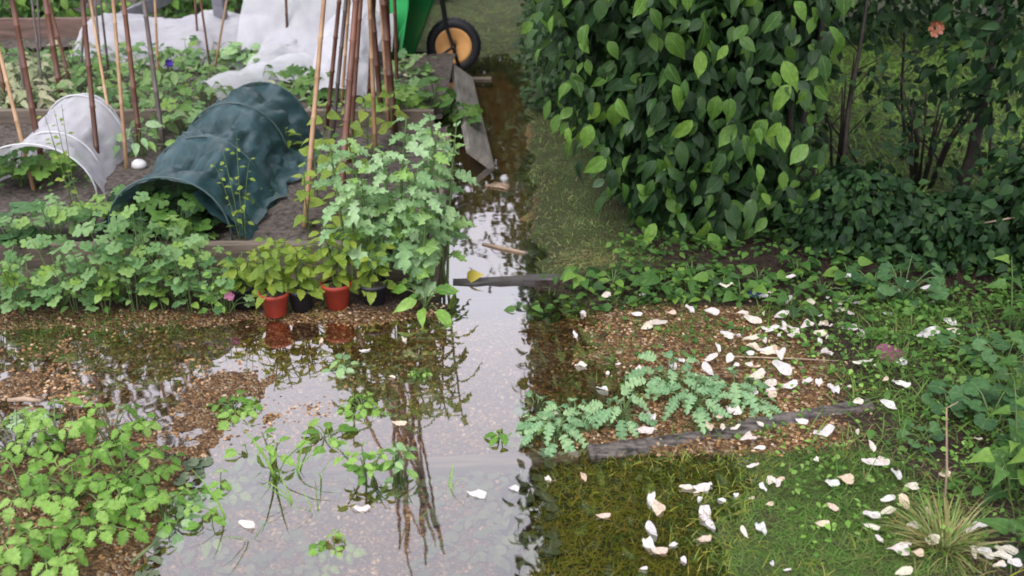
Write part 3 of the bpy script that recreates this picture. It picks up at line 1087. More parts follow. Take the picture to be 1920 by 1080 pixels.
def rosette(name, cat, loc, group, ms, nleaf, reach, h, size, seed, label="x", stem='stem', flat=0.3, facing=(0, -0.5, 0.9), rad=0.0022, hmin=0.25, arc_=(0, 2 * pi)):
    """leaves on stalks rising from one base"""
    rr = random.Random(seed)
    root = empty(name, label, cat, loc, group=group)
    st = []
    for i in range(nleaf):
        a = arc_[0] + (arc_[1] - arc_[0]) * (i + rr.random() * 0.9) / nleaf
        k = sqrt(rr.uniform(0.02, 1.0))
        hh = h * (rr.uniform(hmin, 1.0) * (1.0 - 0.45 * k * k) + 0.1)
        p = Vector((cos(a) * reach * k, sin(a) * reach * k, hh))
        st.append(tube(arc((rr.uniform(-.01, .01), rr.uniform(-.01, .01), -0.01), p, reach * 0.25, 4), [rad * 1.2, rad * 1.1, rad, rad * 0.9, rad * 0.8], 4, False))
        d = Vector((cos(a), sin(a), rr.uniform(-0.35, 0.25))) + Vector((rr.uniform(-.3, .3), rr.uniform(-.3, .3), 0))
        n = Vector(facing) + Vector((cos(a) * flat, sin(a) * flat, 0)) + Vector((rr.uniform(-.4, .4), rr.uniform(-.4, .4), rr.uniform(-.1, .2)))
        add_leaf(root, ms, p, d, n, size * rr.uniform(0.7, 1.15), rr)
    put("stem", join(st), M[stem], root)
    return root


def stemmed(name, cat, loc, group, ms, nstem, nleaf, h, reach, size, seed, label="x", stem='stem', rad=0.003, z0=0.15, lift=0.2, petiole=0.3, facing=(0, -0.5, 0.9), lean=(0, 0), ms2=None):
    """upright stems with leaves all the way up"""
    rr = random.Random(seed)
    root = empty(name, label, cat, loc, group=group)
    st = []
    for s in range(nstem):
        a = 2 * pi * (s + rr.random()) / nstem
        k = rr.uniform(0.3, 1.0) * reach if nstem > 1 else rr.uniform(0, 0.3) * reach
        hh = h * rr.uniform(0.7, 1.0)
        top = Vector((cos(a) * k + lean[0], sin(a) * k + lean[1], hh))
        path = [Vector((cos(a) * 0.01, sin(a) * 0.01, -0.01)), top * 0.35 + Vector((0, 0, hh * 0.05)), top * 0.7 + Vector((0, 0, hh * 0.06)), top]
        st.append(tube(path, [rad * 1.3, rad * 1.1, rad * 0.85, rad * 0.4], 5, False))
        for i in range(nleaf):
            t = z0 + (1 - z0) * (i + rr.random() * 0.6) / nleaf
            q = min(2.999, t * 3)
            j = int(q)
            b = path[j].lerp(path[j + 1], q - j)
            aa = a + i * 2.4 + rr.uniform(-.5, .5)
            big = size * (1.1 - 0.5 * t) * rr.uniform(0.75, 1.15)
            d = Vector((cos(aa), sin(aa), lift + rr.uniform(-.45, .4)))
            e = b + d.normalized() * big * petiole
            st.append(tube([b, e], rad * 0.5, 4, False))
            n = Vector(facing) + Vector((rr.uniform(-.5, .5), rr.uniform(-.5, .5), rr.uniform(-.2, .3)))
            use = ms2 if (ms2 and t < 0.45) else ms
            add_leaf(root, use, e, d + Vector((0, 0, -0.2)), n, big, rr)
    put("stem", join(st), M[stem], root)
    return root


# ------------------------------------------------------------------ hedge on the right of the channel
def hedge_left(z):
    return np.interp(z, [0.0, 0.12, 0.45, 1.1, 2.0, 3.2], [0.60, 0.55, 0.30, 0.10, 0.20, 0.22])


hedge = empty("hedge", "tall broad-leaved hedge with bright hanging leaves beside the flooded channel", "hedge", (0.85, 4.3, 0))
HL = Vector(hedge.location)
rr = random.Random(77)
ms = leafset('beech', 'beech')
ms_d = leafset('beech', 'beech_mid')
k = 0
while k < 298:
    front = rr.random() < 0.72
    z = rr.uniform(0.08, 1.22) if rr.random() < 0.9 else rr.uniform(1.2, 1.8)
    xl = float(hedge_left(z))
    if front:
        xx = rr.uniform(xl - 0.04, 1.24)
        yy = 3.86 + 0.25 * ((xx - 0.85) / 0.6) ** 2 - 0.10 * sin(z * 3 + xx * 5) + rr.uniform(-0.14, 0.04)
        out = Vector((rr.uniform(-.5, .5), -1, 0))
    else:
        yy = rr.uniform(3.9, 5.6)
        xx = xl + rr.uniform(-0.08, 0.08) + 0.05 * sin(yy * 4)
        out = Vector((-1, -0.4, 0))
    # gaps: dark hollows in the face of the hedge
    if front and float(fbm(xx, z, 7, 85, 2)) < -0.45:
        continue
    d = out * rr.uniform(0.1, 0.7) + Vector((rr.uniform(-.75, .75), 0, -rr.uniform(0.35, 1.0)))
    n = out + Vector((rr.uniform(-.8, .8), -0.3, rr.uniform(0.0, 1.2)))
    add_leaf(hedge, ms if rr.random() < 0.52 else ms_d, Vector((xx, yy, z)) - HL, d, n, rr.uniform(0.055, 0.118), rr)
    k += 1

n = 30000
zz = RNG.uniform(0.05, 3.1, n) ** 1.0
xl = hedge_left(zz)
xx = xl + 0.02 + (1.25 - xl) * RNG.random(n) ** 0.9
yy = 4.02 + 0.3 * ((xx - 0.85) / 0.6) ** 2 + RNG.random(n) ** 1.5 * 2.6 + 0.08 * np.sin(zz * 3 + xx * 5)
keep = fbm(xx * 1.3, zz * 1.3 + yy, 2.6, 90, 2) > -0.5
xx, yy, zz = xx[keep], yy[keep], zz[keep]
n = len(xx)
lumpx = 0.13 * np.sin(zz * 4.3 + 1.0) + 0.09 * np.sin(zz * 9.1 + yy * 3)
xx = xx + lumpx * np.clip((zz - 1.15) / 0.4, 0, 1) * np.clip(1 - (xx - hedge_left(zz)) / 0.5, 0, 1)
D = np.stack([RNG.uniform(-.8, .6, n), RNG.uniform(-.9, .5, n), RNG.uniform(-1.2, 0.1, n)], axis=1)
Nn = np.stack([RNG.uniform(-.8, .5, n), RNG.uniform(-1.1, 0.3, n), RNG.uniform(0.1, 1.2, n)], axis=1)
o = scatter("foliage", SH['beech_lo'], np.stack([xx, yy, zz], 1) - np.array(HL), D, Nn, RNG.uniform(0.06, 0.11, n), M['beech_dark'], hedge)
o['kind'] = 'stuff'
# a shell of fresh smaller leaves between the big ones
n = 950
zz = RNG.uniform(0.06, 1.5, n)
fr_ = RNG.random(n) < 0.7
xl = hedge_left(zz)
xx = np.where(fr_, xl + (1.27 - xl) * RNG.random(n), xl + RNG.uniform(-0.05, 0.08, n))
yy = np.where(fr_, 3.9 + 0.27 * ((xx - 0.85) / 0.6) ** 2 + RNG.uniform(-0.08, 0.22, n), RNG.uniform(3.95, 5.8, n))
D = np.stack([RNG.uniform(-.9, .7, n), RNG.uniform(-.9, .2, n), RNG.uniform(-1.2, 0.1, n)], axis=1)
Nn = np.stack([RNG.uniform(-.9, .6, n), RNG.uniform(-1.1, 0.1, n), RNG.uniform(0.0, 1.2, n)], axis=1)
rq = RNG.random(n)
o = scatter("young_foliage", SH['beech'], np.stack([xx, yy, zz], 1) - np.array(HL), D, Nn, RNG.uniform(0.035, 0.085, n), M['beech_young'], hedge, rq)
o['kind'] = 'stuff'
for i in range(9):
    bx, by = rr.uniform(0.65, 1.3), rr.uniform(4.05, 5.6)
    tp = Vector((bx + rr.uniform(-.5, .3), by + rr.uniform(-.3, .3), rr.uniform(1.8, 2.9)))
    b0 = Vector((bx, by, 0.0))
    put("stem", tube([b0 - HL, b0.lerp(tp, .35) + Vector((rr.uniform(-.08, .08), 0, 0)) - HL, b0.lerp(tp, .7) - HL, tp - HL], [0.016, 0.013, 0.009, 0.004], 6), M['darkstem'], hedge)


def bush(name, cat, label, loc, rx, ry, h, nhero, nstuff, shape, shape_lo, mat, mat_lo, size, seed, group=None, z0=0.02, stems=5, front=(0, -1, 0.3), hang=0.3, hero_z=1.0):
    rr = random.Random(seed)
    rg = np.random.default_rng(seed)
    root = empty(name, label, cat, loc, group=group)
    ms = leafset(shape, mat)
    for i in range(nhero):
        a = rr.uniform(pi * 0.95, 2.05 * pi)
        e = rr.uniform(-0.15, 1.2)
        k = rr.uniform(0.9, 1.08) + 0.12 * sin(a * 3 + e * 4 + seed)
        p = Vector((cos(a) * cos(e) * rx * k, sin(a) * cos(e) * ry * k, z0 + h * hero_z * (0.42 + 0.58 * sin(e)) * min(1.05, k)))
        out = Vector((cos(a), sin(a), 0.3))
        d = out * 0.6 + Vector((rr.uniform(-.6, .6), rr.uniform(-.4, .4), rr.uniform(-0.9, 0.5) - hang))
        nn = out * 0.7 + Vector(front) * 0.5 + Vector((rr.uniform(-.4, .4), rr.uniform(-.4, .4), rr.uniform(0.2, 1)))
        add_leaf(root, ms, p, d, nn, size * rr.uniform(0.65, 1.15), rr)
    if nstuff:
        n = nstuff
        a = rg.uniform(0, 2 * pi, n)
        r = np.sqrt(rg.uniform(0.05, 1, n))
        t = rg.random(n)
        lump = 1 + 0.2 * np.sin(a * 3 + t * 5 + seed) + 0.12 * np.sin(a * 7 + t * 9)
        prof = np.interp(t, [0, 0.25, 0.6, 0.88, 1], [0.75, 1, 0.92, 0.62, 0.25])
        P = np.stack([np.cos(a) * r * rx * lump * prof, np.sin(a) * r * ry * lump * prof, z0 + t * h * (0.85 + 0.15 * lump)], 1)
        D = np.stack([np.cos(a) + rg.uniform(-.8, .8, n), np.sin(a) + rg.uniform(-.8, .8, n), rg.uniform(-1, .5, n) - hang], 1)
        Nn = np.stack([rg.uniform(-.6, .6, n), rg.uniform(-.9, .4, n), rg.uniform(.2, 1, n)], 1)
        o = scatter("foliage", SH[shape_lo], P, D, Nn, size * rg.uniform(.6, 1.05, n), M[mat_lo], root)
        o['kind'] = 'stuff'
    for i in range(stems):
        a = rr.uniform(0, 2 * pi)
        tp = Vector((cos(a) * rx * 0.6, sin(a) * ry * 0.6, h * rr.uniform(0.6, 0.95)))
        put("stem", tube([Vector((cos(a) * .03, sin(a) * .03, -0.02)), tp * 0.5 + Vector((0, 0, h * 0.08)), tp], [0.008, 0.006, 0.003], 5), M['darkstem'], root)
    return root


# smaller-leaved bushes further along the channel
GP = "small-leaved bushes along the far side of the channel"
for i, (x0, y0, rx, ry, h, lab) in enumerate([
    (0.42, 6.0, 0.36, 0.55, 1.3, "low small-leaved bush next after the broad-leaved hedge by the channel"),
    (0.43, 7.1, 0.42, 0.6, 2.3, "small-leaved bush across the channel from the wheelbarrow"),
    (0.48, 8.3, 0.48, 0.7, 2.9, "furthest small-leaved bush where the channel path leaves the frame")]):
    bush("privet_bush", "bush", lab, (x0, y0, 0.0), rx, ry, h, 130, 6500, 'small', 'small', 'privet', 'privet', 0.055, 100 + i, GP, hang=0.1)
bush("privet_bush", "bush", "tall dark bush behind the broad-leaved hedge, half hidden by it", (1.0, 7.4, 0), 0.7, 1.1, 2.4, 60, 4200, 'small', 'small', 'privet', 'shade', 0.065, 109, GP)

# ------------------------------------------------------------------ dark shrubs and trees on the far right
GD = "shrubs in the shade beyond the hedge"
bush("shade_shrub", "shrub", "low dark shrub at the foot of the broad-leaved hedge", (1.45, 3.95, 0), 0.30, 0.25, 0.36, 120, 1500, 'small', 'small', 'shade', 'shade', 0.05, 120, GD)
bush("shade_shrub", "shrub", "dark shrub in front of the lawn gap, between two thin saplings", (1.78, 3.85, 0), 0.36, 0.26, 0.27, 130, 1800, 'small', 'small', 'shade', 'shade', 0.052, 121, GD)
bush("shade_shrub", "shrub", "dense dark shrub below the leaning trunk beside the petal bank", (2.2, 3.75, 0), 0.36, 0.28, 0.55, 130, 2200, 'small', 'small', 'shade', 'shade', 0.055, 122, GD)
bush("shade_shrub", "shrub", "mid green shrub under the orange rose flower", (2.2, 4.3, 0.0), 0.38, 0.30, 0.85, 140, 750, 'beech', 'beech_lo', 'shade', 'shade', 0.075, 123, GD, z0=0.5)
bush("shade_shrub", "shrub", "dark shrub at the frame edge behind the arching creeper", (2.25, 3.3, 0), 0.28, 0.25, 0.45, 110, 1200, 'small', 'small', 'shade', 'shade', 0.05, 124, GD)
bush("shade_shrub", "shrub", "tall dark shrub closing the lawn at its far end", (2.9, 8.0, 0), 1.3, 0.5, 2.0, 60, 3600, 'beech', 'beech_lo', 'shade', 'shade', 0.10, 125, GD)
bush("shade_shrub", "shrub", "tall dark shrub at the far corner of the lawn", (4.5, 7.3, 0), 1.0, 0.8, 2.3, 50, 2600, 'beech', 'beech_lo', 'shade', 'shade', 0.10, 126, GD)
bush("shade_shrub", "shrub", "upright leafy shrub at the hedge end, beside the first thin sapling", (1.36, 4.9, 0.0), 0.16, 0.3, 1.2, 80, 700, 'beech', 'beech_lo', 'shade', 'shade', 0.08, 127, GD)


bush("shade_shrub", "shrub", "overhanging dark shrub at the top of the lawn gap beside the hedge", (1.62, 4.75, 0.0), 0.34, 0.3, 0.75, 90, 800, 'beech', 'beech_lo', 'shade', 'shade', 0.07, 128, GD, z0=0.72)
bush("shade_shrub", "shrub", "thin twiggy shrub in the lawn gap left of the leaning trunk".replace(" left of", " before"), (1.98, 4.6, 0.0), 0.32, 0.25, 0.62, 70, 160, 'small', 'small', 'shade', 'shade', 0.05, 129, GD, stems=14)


def shade_tree(loc, pts, rads, crown_c, crown_r, nleaf, label, seed, limbs=7, size=0.09):
    rg = np.random.default_rng(seed)
    rr = random.Random(seed)
    root = empty("tree", label, "tree", loc, group="trees beyond the hedge")
    L0 = Vector(loc)
    put("trunk", tube([Vector(p) - L0 for p in pts], rads, 9), M['darkstem'], root)
    cc = Vector(crown_c) - L0
    top = Vector(pts[-1]) - L0
    for i in range(limbs):
        a = 2 * pi * i / limbs + rr.uniform(-.3, .3)
        e = cc + Vector((cos(a) * crown_r[0] * .75, sin(a) * crown_r[1] * .75, rr.uniform(-.3, .6) * crown_r[2]))
        b = (Vector(pts[-2]) - L0).lerp(top, rr.uniform(0.3, 1))
        put("limb", tube([b, b.lerp(e, .5) + Vector((0, 0, .12)), e], [rads[-1] * .7, rads[-1] * .45, 0.006], 6), M['bark'], root)
    n = nleaf
    v = rg.normal(size=(n, 3))
    v /= np.linalg.norm(v, axis=1)[:, None]
    r = rg.random(n) ** 0.45
    lump = 1 + 0.25 * np.sin(v[:, 0] * 5 + seed) * np.cos(v[:, 1] * 4)
    P = v * r[:, None] * np.array(crown_r) * lump[:, None] + np.array(cc)
    keep = fbm(P[:, 0] + P[:, 2], P[:, 1] - P[:, 2], 1.7, seed, 2) > -0.25
    P = P[keep]
    n = len(P)
    D = rg.uniform(-1, 1, (n, 3)) + np.array([0, 0, -0.5])
    Nn = rg.uniform(-.6, .6, (n, 3)) + np.array([0, -.1, 0.8])
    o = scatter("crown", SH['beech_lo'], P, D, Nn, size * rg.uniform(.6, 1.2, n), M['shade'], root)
    o['kind'] = 'stuff'
    return root


b0 = at(1785, 400, 0.0)
p1 = ray(1845, 180, b0.y + 0.15)
p2 = p1 + (p1 - b0) * 1.3 + Vector((0, 0.15, 0.2))
shade_tree(b0, [b0, b0.lerp(p1, .5) + Vector((0.02, 0, 0)), p1, p2], [0.038, 0.028, 0.025, 0.02], (2.7, 5.4, 2.9), (1.2, 1.3, 0.9), 2600,
           "tree with a dark leaning trunk in front of the lawn gap", 140)
b1 = Vector((3.6, 5.6, 0))
shade_tree(b1, [b1, b1 + Vector((-.05, 0, 1.0)), b1 + Vector((-.1, .1, 2.0)), b1 + Vector((-.15, .1, 2.6))], [0.11, 0.09, 0.07, 0.05], (3.9, 5.9, 3.6), (1.7, 1.9, 1.4), 5000,
           "taller tree spreading over the shaded corner behind the rose shrub", 141, size=0.11)


def sapling(px0, py0, px1, py1, lab, seed, r=0.008):
    rr = random.Random(seed)
    b = at(px0, py0, 0.0)
    t = ray(px1, py1, b.y + 0.1)
    root = empty("sapling", lab, "sapling", b, group="thin saplings in front of the lawn gap")
    v = t - b
    put("trunk", tube([Vector((0, 0, -.02)), v * 0.33 + Vector((0.012, 0, 0)), v * 0.66 - Vector((0.008, 0, 0)), v, v * 1.6 + Vector((0, 0, .1))], [r * 1.2, r, r * .9, r * .7, r * .3], 6), M['darkstem'], root)
    ms = leafset('beech', 'shade')
    for i in range(7):
        q = v * rr.uniform(0.3, 1.0)
        e = q + Vector((rr.uniform(-.25, .25), rr.uniform(-.15, .15), rr.uniform(.05, .25)))
        put("twig", tube([q, q.lerp(e, .5) + Vector((0, 0, .02)), e], [0.003, 0.0024, 0.0014], 4), M['darkstem'], root)
        for j in range(3):
            add_leaf(root, ms, q.lerp(e, 0.5 + 0.25 * j), Vector((rr.uniform(-1, 1), rr.uniform(-1, .2), rr.uniform(-.8, .3))), Vector((rr.uniform(-.4, .4), -.5, .8)), rr.uniform(0.04, 0.075), rr)
    return root


sapling(1560, 420, 1612, 90, "thin dark sapling standing next to the broad-leaved hedge", 150, 0.012)
sapling(1690, 320, 1695, 90, "thin upright sapling in the middle of the lawn gap", 151, 0.009)
sapling(1625, 330, 1500, 150, "twiggy sapling leaning towards the hedge across the lawn gap", 152, 0.006)
sapling(1780, 330, 1690, 215, "twiggy sapling between the middle sapling and the leaning trunk", 153, 0.006)

def far_tree(x, y, h, r, label, seed, nl=11000):
    c = Vector((x, y, 0))
    return shade_tree(c, [c, c + Vector((.05, 0, h * .25)), c + Vector((-.03, 0, h * .45)), c + Vector((0, 0, h * .6))], [0.16, 0.13, 0.1, 0.06], (x, y, h * 0.54), (r, r, h * 0.46), nl, label, seed, size=0.17)


far_tree(0.2, 14.0, 4.6, 2.3, "big tree beyond the end of the flooded channel", 160)
far_tree(4.6, 13.0, 7.0, 2.6, "big tree beyond the shaded lawn", 161)
far_tree(-6.3, 12.0, 8.0, 2.2, "big tree beyond the reddish board", 162, 6500)

# rose flower in the dark shrub
rose = empty("rose_flower", "faded orange rose flower high in the shaded shrub", "flower", ray(1752, 52, 3.95))
rr = random.Random(9)
for i in range(9):
    a = i * 2.4
    k = bpy.data.objects.new("petal", bpy.data.meshes.get("rose_petal") or petal_shape(3).mesh("rose_petal"))
    if not k.data.materials:
        k.data.materials.append(M['orange'])
    COL.objects.link(k)
    k.parent = rose
    place(k, (cos(a) * 0.02, sin(a) * 0.01 - 0.01, sin(a) * 0.02), (cos(a), -0.5, sin(a)), (0, -1, 0.3), 0.026)

# ------------------------------------------------------------------ raised-bed plants
GC = "columbine clumps in front of the raised bed"
cl = []
ms = leafset('columbine', 'columbine')
for i, (px, py, h, R, nl, sz) in enumerate([
    (8, 585, 0.20, 0.13, 15, 0.10), (62, 580, 0.22, 0.13, 15, 0.10), (118, 578, 0.27, 0.14, 17, 0.10), (172, 575, 0.33, 0.14, 18, 0.11), (225, 568, 0.36, 0.15, 20, 0.115),
    (282, 566, 0.40, 0.15, 20, 0.11), (335, 566, 0.33, 0.13, 17, 0.10), (385, 572, 0.24, 0.12, 14, 0.095), (425, 585, 0.15, 0.09, 10, 0.08)]):
    b = at(px, py, 0.01)
    cl.append(rosette("columbine_plant", "plant", b, GC, ms, int(nl * 1.3), R * 1.05, h * 1.05, sz * 0.58, 200 + i, hmin=0.1))
rank(cl, "lobed columbine clump below the raised bed, {o} away from the pots", rev=True)
cl = []
for i, (px, py, h, R, nl, sz) in enumerate([(40, 470, 0.16, 0.13, 12, 0.11), (105, 455, 0.2, 0.13, 13, 0.11), (165, 440, 0.24, 0.14, 14, 0.11), (215, 435, 0.2, 0.12, 11, 0.105), (370, 455, 0.10, 0.10, 7, 0.09), (265, 450, 0.15, 0.11, 10, 0.095), (315, 462, 0.11, 0.10, 8, 0.09)]):
    b = at(px, py, 0.15)
    cl.append(rosette("columbine_plant", "plant", b, "columbine clumps inside the raised bed", ms, int(nl * 1.1), R, h * 0.9, sz * 0.6, 215 + i, hmin=0.1))
rank(cl, "columbine clump behind the bed's front board, {o} outwards from the net tunnel mouth", rev=True)

cl = []
for i, (px, py, h) in enumerate([(45, 590, .26), (145, 588, .3), (200, 590, .22), (255, 585, .3), (310, 582, .26), (360, 585, .3), (410, 590, .2)]):
    b = at(px, py, 0.01)
    cl.append(stemmed("straggly_weed", "weed", b, "straggly weeds among the columbines", leafset('seedling', 'columbine') if i % 2 else leafset('small', 'strawberry'), 3, 8, h, 0.09, 0.04, 228 + i * 3, rad=0.0018, petiole=0.4))
rank(cl, "straggly small-leaved weed among the columbines, {o} away from the pots", rev=True)

# glaucous poppies at the bed corner
GQ = "poppy plants at the raised bed corner"
cl = []
mp, mb = leafset('poppy', 'poppy'), leafset('broad', 'poppy')
for i, (px, py, z, h, ns, nl, sz) in enumerate([
    (655, 520, 0.12, 0.52, 2, 11, 0.15), (705, 545, 0.02, 0.50, 3, 10, 0.15), (745, 500, 0.12, 0.58, 3, 11, 0.16), (790, 560, 0.0, 0.55, 3, 10, 0.17),
    (835, 525, 0.0, 0.66, 3, 11, 0.15), (790, 470, 0.14, 0.52, 2, 11, 0.15), (700, 470, 0.14, 0.5, 2, 11, 0.14)]):
    b = at(px, py, z)
    cl.append(stemmed("poppy_plant", "plant", b, GQ, mp, ns, int(nl * 1.45), h * 1.03, 0.12, sz * 0.72, 240 + i, rad=0.005, z0=0.12, lift=0.35, petiole=0.12, ms2=mb if i in (3, 1) else None))
rank(cl, "grey-green poppy plant with cut leaves at the bed corner, {o} counting towards the channel")
for px, py, Y, lb in [(872, 300, 3.62, "")]:
    pass

# runner beans at the canes
GBn = "young beans at the cane feet"
cl = []
ms = leafset('bean', 'bean')
for i, (px, py, h) in enumerate([(578, 440, 0.34), (600, 385, 0.42), (640, 440, 0.4), (620, 340, 0.4), (668, 340, 0.42), (690, 290, 0.4), (735, 270, 0.32), (540, 300, 0.2)]):
    b = at(px, py, 0.15)
    cl.append(stemmed("bean_plant", "plant", b, GBn, ms, 1, 9, h, 0.05, 0.075, 260 + i, z0=0.1, petiole=0.35))
rank(cl, "yellow-green young bean plant at a cane foot, {o} back from the front board", key=lambda o: o.location.y)

# pots with seedlings
GPot = "plant pots below the raised bed"
ms = leafset('seedling', 'seedling')


def pot(px, py, top, h, mat, lab, slab, seed, hh=0.22, nl=9, ns=3):
    b = at(px, py, 0.012)
    r1, r0 = top / 2, top / 2 * 0.74
    root = empty("plant_pot", lab, "pot", b, group=GPot)
    put("body", lathe([(0.001, 0), (r0, 0), (r1 * 0.97, h * .84), (r1 * 1.06, h * .84), (r1 * 1.08, h), (r1 * 0.98, h), (r1 * 0.93, h * .86), (r0 * 0.93, 0.006), (0.001, 0.006)], 26), M[mat], root)
    put("compost", lathe([(0.001, h * .9), (r1 * .5, h * .915), (r1 * 0.93, h * .88)], 18), M['soil'], root)
    s = stemmed("potted_seedling", "seedling", b + Vector((0, 0, h * .9)), "seedlings growing in the pots", ms, ns + 1, nl + 3, hh, 0.08, 0.058, seed, slab, z0=0.05, petiole=0.4, lift=0.1)
    return root


pot(460, 572, 0.10, 0.09, 'pot_black', "black plastic pot nearest the columbine clumps", "yellow-green seedling in the black pot nearest the columbines", 300, 0.16, 8, 4)
pot(518, 588, 0.105, 0.095, 'pot_red', "red plastic pot standing furthest out on the wet ground", "bright seedling in the red pot furthest out", 301, 0.25, 10, 4)
pot(567, 578, 0.10, 0.09, 'pot_black', "black plastic pot between the two red pots", "bright seedling in the black pot between two red pots", 302, 0.21, 9, 4)
pot(634, 574, 0.11, 0.105, 'pot_red', "red plastic pot closest to the poppy plants", "tall yellow-green seedling in the red pot closest to the poppies", 303, 0.28, 10, 4)
pot(702, 568, 0.105, 0.09, 'pot_black', "black plastic pot half hidden under the poppy leaves", "drooping seedling in the black pot under the poppies", 304, 0.2, 9, 3)
# a broad weed at the foot of the poppies
rosette("dock_plant", "plant", at(800, 578, 0.0), None, leafset('crop', 'strawberry'), 11, 0.10, 0.12, 0.085, 310, "bright broad-leaved dock at the water edge below the poppies")

# ------------------------------------------------------------------ green net tunnel
def tunnel(name, label, cat, mat, hoopmat, stations, wr=0.01, seed=0, sag=0.05, n_s=30, skirt=0.06, holes=None, lift=None):
    """stations: (centre, half width, height) of the hoops from the open end backwards"""
    root = empty(name, label, cat, stations[0][0])
    L0 = Vector(stations[0][0])
    rg = np.random.default_rng(seed)
    v, f, uv = [], [], []
    rows = []
    m = len(stations) - 1
    sub = 10
    for i in range(m * sub + 1):
        q = min(i / sub, m - 1e-6)
        j = int(q)
        t = q - j
        c = Vector(stations[j][0]).lerp(Vector(stations[j + 1][0]), t) - L0
        w = stations[j][1] * (1 - t) + stations[j + 1][1] * t
        h = stations[j][2] * (1 - t) + stations[j + 1][2] * t
        k = 1 - sag * sin(pi * t) ** 0.8
        rows.append((c, w * k, h * k, sin(pi * t)))
    for i, (c, w, h, mm) in enumerate(rows):
        for s in range(n_s + 1):
            a = pi * s / n_s
            ca, sa = cos(a), sin(a)
            nz = float(fbm(a * 1.3 + 3, i * 0.23, 1.6, seed, 3)) * wr * (0.4 + mm)
            fold = wr * 1.1 * (0.3 + mm) * (0.5 - abs(float(fbm(a * 2.2 + i * .05, i * 0.13, 1.7, seed + 4, 3))) * 1.6)
            rad = 1 + (nz + fold) / max(w, .1)
            z = h * (abs(sa) ** 0.85) * rad
            x = -w * ca * rad * (1 + (skirt / w) * (1 - abs(sa)) ** 4)
            v.append((c.x + x, c.y + 0.3 * wr * sin(a * 9), c.z + z - 0.005))
            uv.append((s / n_s, i / len(rows)))
    for i in range(len(rows) - 1):
        for s in range(n_s):
            a = i * (n_s + 1) + s
            f.append((a, a + 1, a + n_s + 2, a + n_s + 1))
    put("net", T(v, f, uv), mat, root)
    for c, w, h in stations:
        c = Vector(c) - L0
        put("hoop", tube([c + Vector((-w * cos(pi * k / 18) * 1.005, 0, h * 1.008 * abs(sin(pi * k / 18)) ** 0.85 - (0.03 if k in (0, 18) else 0))) for k in range(19)], 0.0042, 6), hoopmat, root)
    return root


def st(px, py, z, w, h):
    return (at(px, py, z), w, h)


gt = tunnel("net_tunnel", "dark green net tunnel on hoops lying open-ended along the raised bed", "tunnel", M['net_green'], M['hoop'],
            [st(322, 452, 0.15, 0.245, 0.27), st(393, 375, 0.15, 0.245, 0.29), st(447, 312, 0.15, 0.25, 0.31), st(500, 262, 0.15, 0.235, 0.30)], 0.038, 3, 0.10, 44, 0.06)
# closed back end of the tunnel
cb, wb_, hb_ = st(500, 262, 0.15, 0.235, 0.30)
cb = cb - gt.location
v, f = [tuple(cb + Vector((0, 0.12, 0.0)))], []
for k in range(19):
    a = pi * k / 18
    v.append(tuple(cb + Vector((-wb_ * cos(a), 0.0, hb_ * abs(sin(a)) ** 0.85))))
    v.append(tuple(cb + Vector((-wb_ * .6 * cos(a), 0.07 + .02 * sin(k * 2.1), hb_ * .55 * abs(sin(a)) ** 0.85))))
for k in range(18):
    f += [(1 + 2 * k, 2 + 2 * k, 4 + 2 * k, 3 + 2 * k), (2 + 2 * k, 0, 4 + 2 * k)]
put("end_net", T(v, f), M['net_green'], gt)
# bunched net at the near side of the tunnel
xs = []
v, f, uv = [], [], []
nu, nv_ = 26, 14
pA, pB = at(452, 450, 0.155), at(590, 300, 0.155)
for i in range(nu + 1):
    t = i / nu
    base = pA.lerp(pB, t)
    for j in range(nv_ + 1):
        s = j / nv_
        hgt = (0.20 * (1 - t * 0.3)) * (1 - s) ** 1.4
        off = 0.18 * s - 0.17 + 0.02 * sin(t * 23 + s * 3) * s + 0.015 * float(fbm(t * 6, s * 3, 2, 5, 2))
        v.append(base + Vector((off, 0.01 * sin(s * 9 + t * 20), hgt + 0.022 * abs(sin(t * 17 + s * 4)) * s + 0.015 * float(fbm(t * 8, s * 5, 2, 6, 2)))))
        uv.append((t, s))
for i in range(nu):
    for j in range(nv_):
        a = i * (nv_ + 1) + j
        f.append((a, a + 1, a + nv_ + 2, a + nv_ + 1))
L0 = gt.location.copy()
put("loose_net", T([tuple(p - L0) for p in v], f, uv), M['net_green'], gt)

ft = tunnel("fleece_tunnel", "small white net tunnel on hoops behind the leaning canes", "tunnel", M['net_white'], M['hoop_white'],
       [st(70, 372, 0.15, 0.27, 0.25), st(112, 333, 0.15, 0.20, 0.22), st(166, 290, 0.15, 0.205, 0.30), st(176, 262, 0.15, 0.16, 0.24), st(180, 252, 0.15, 0.04, 0.05)], 0.016, 9, 0.05, 36, 0.03)


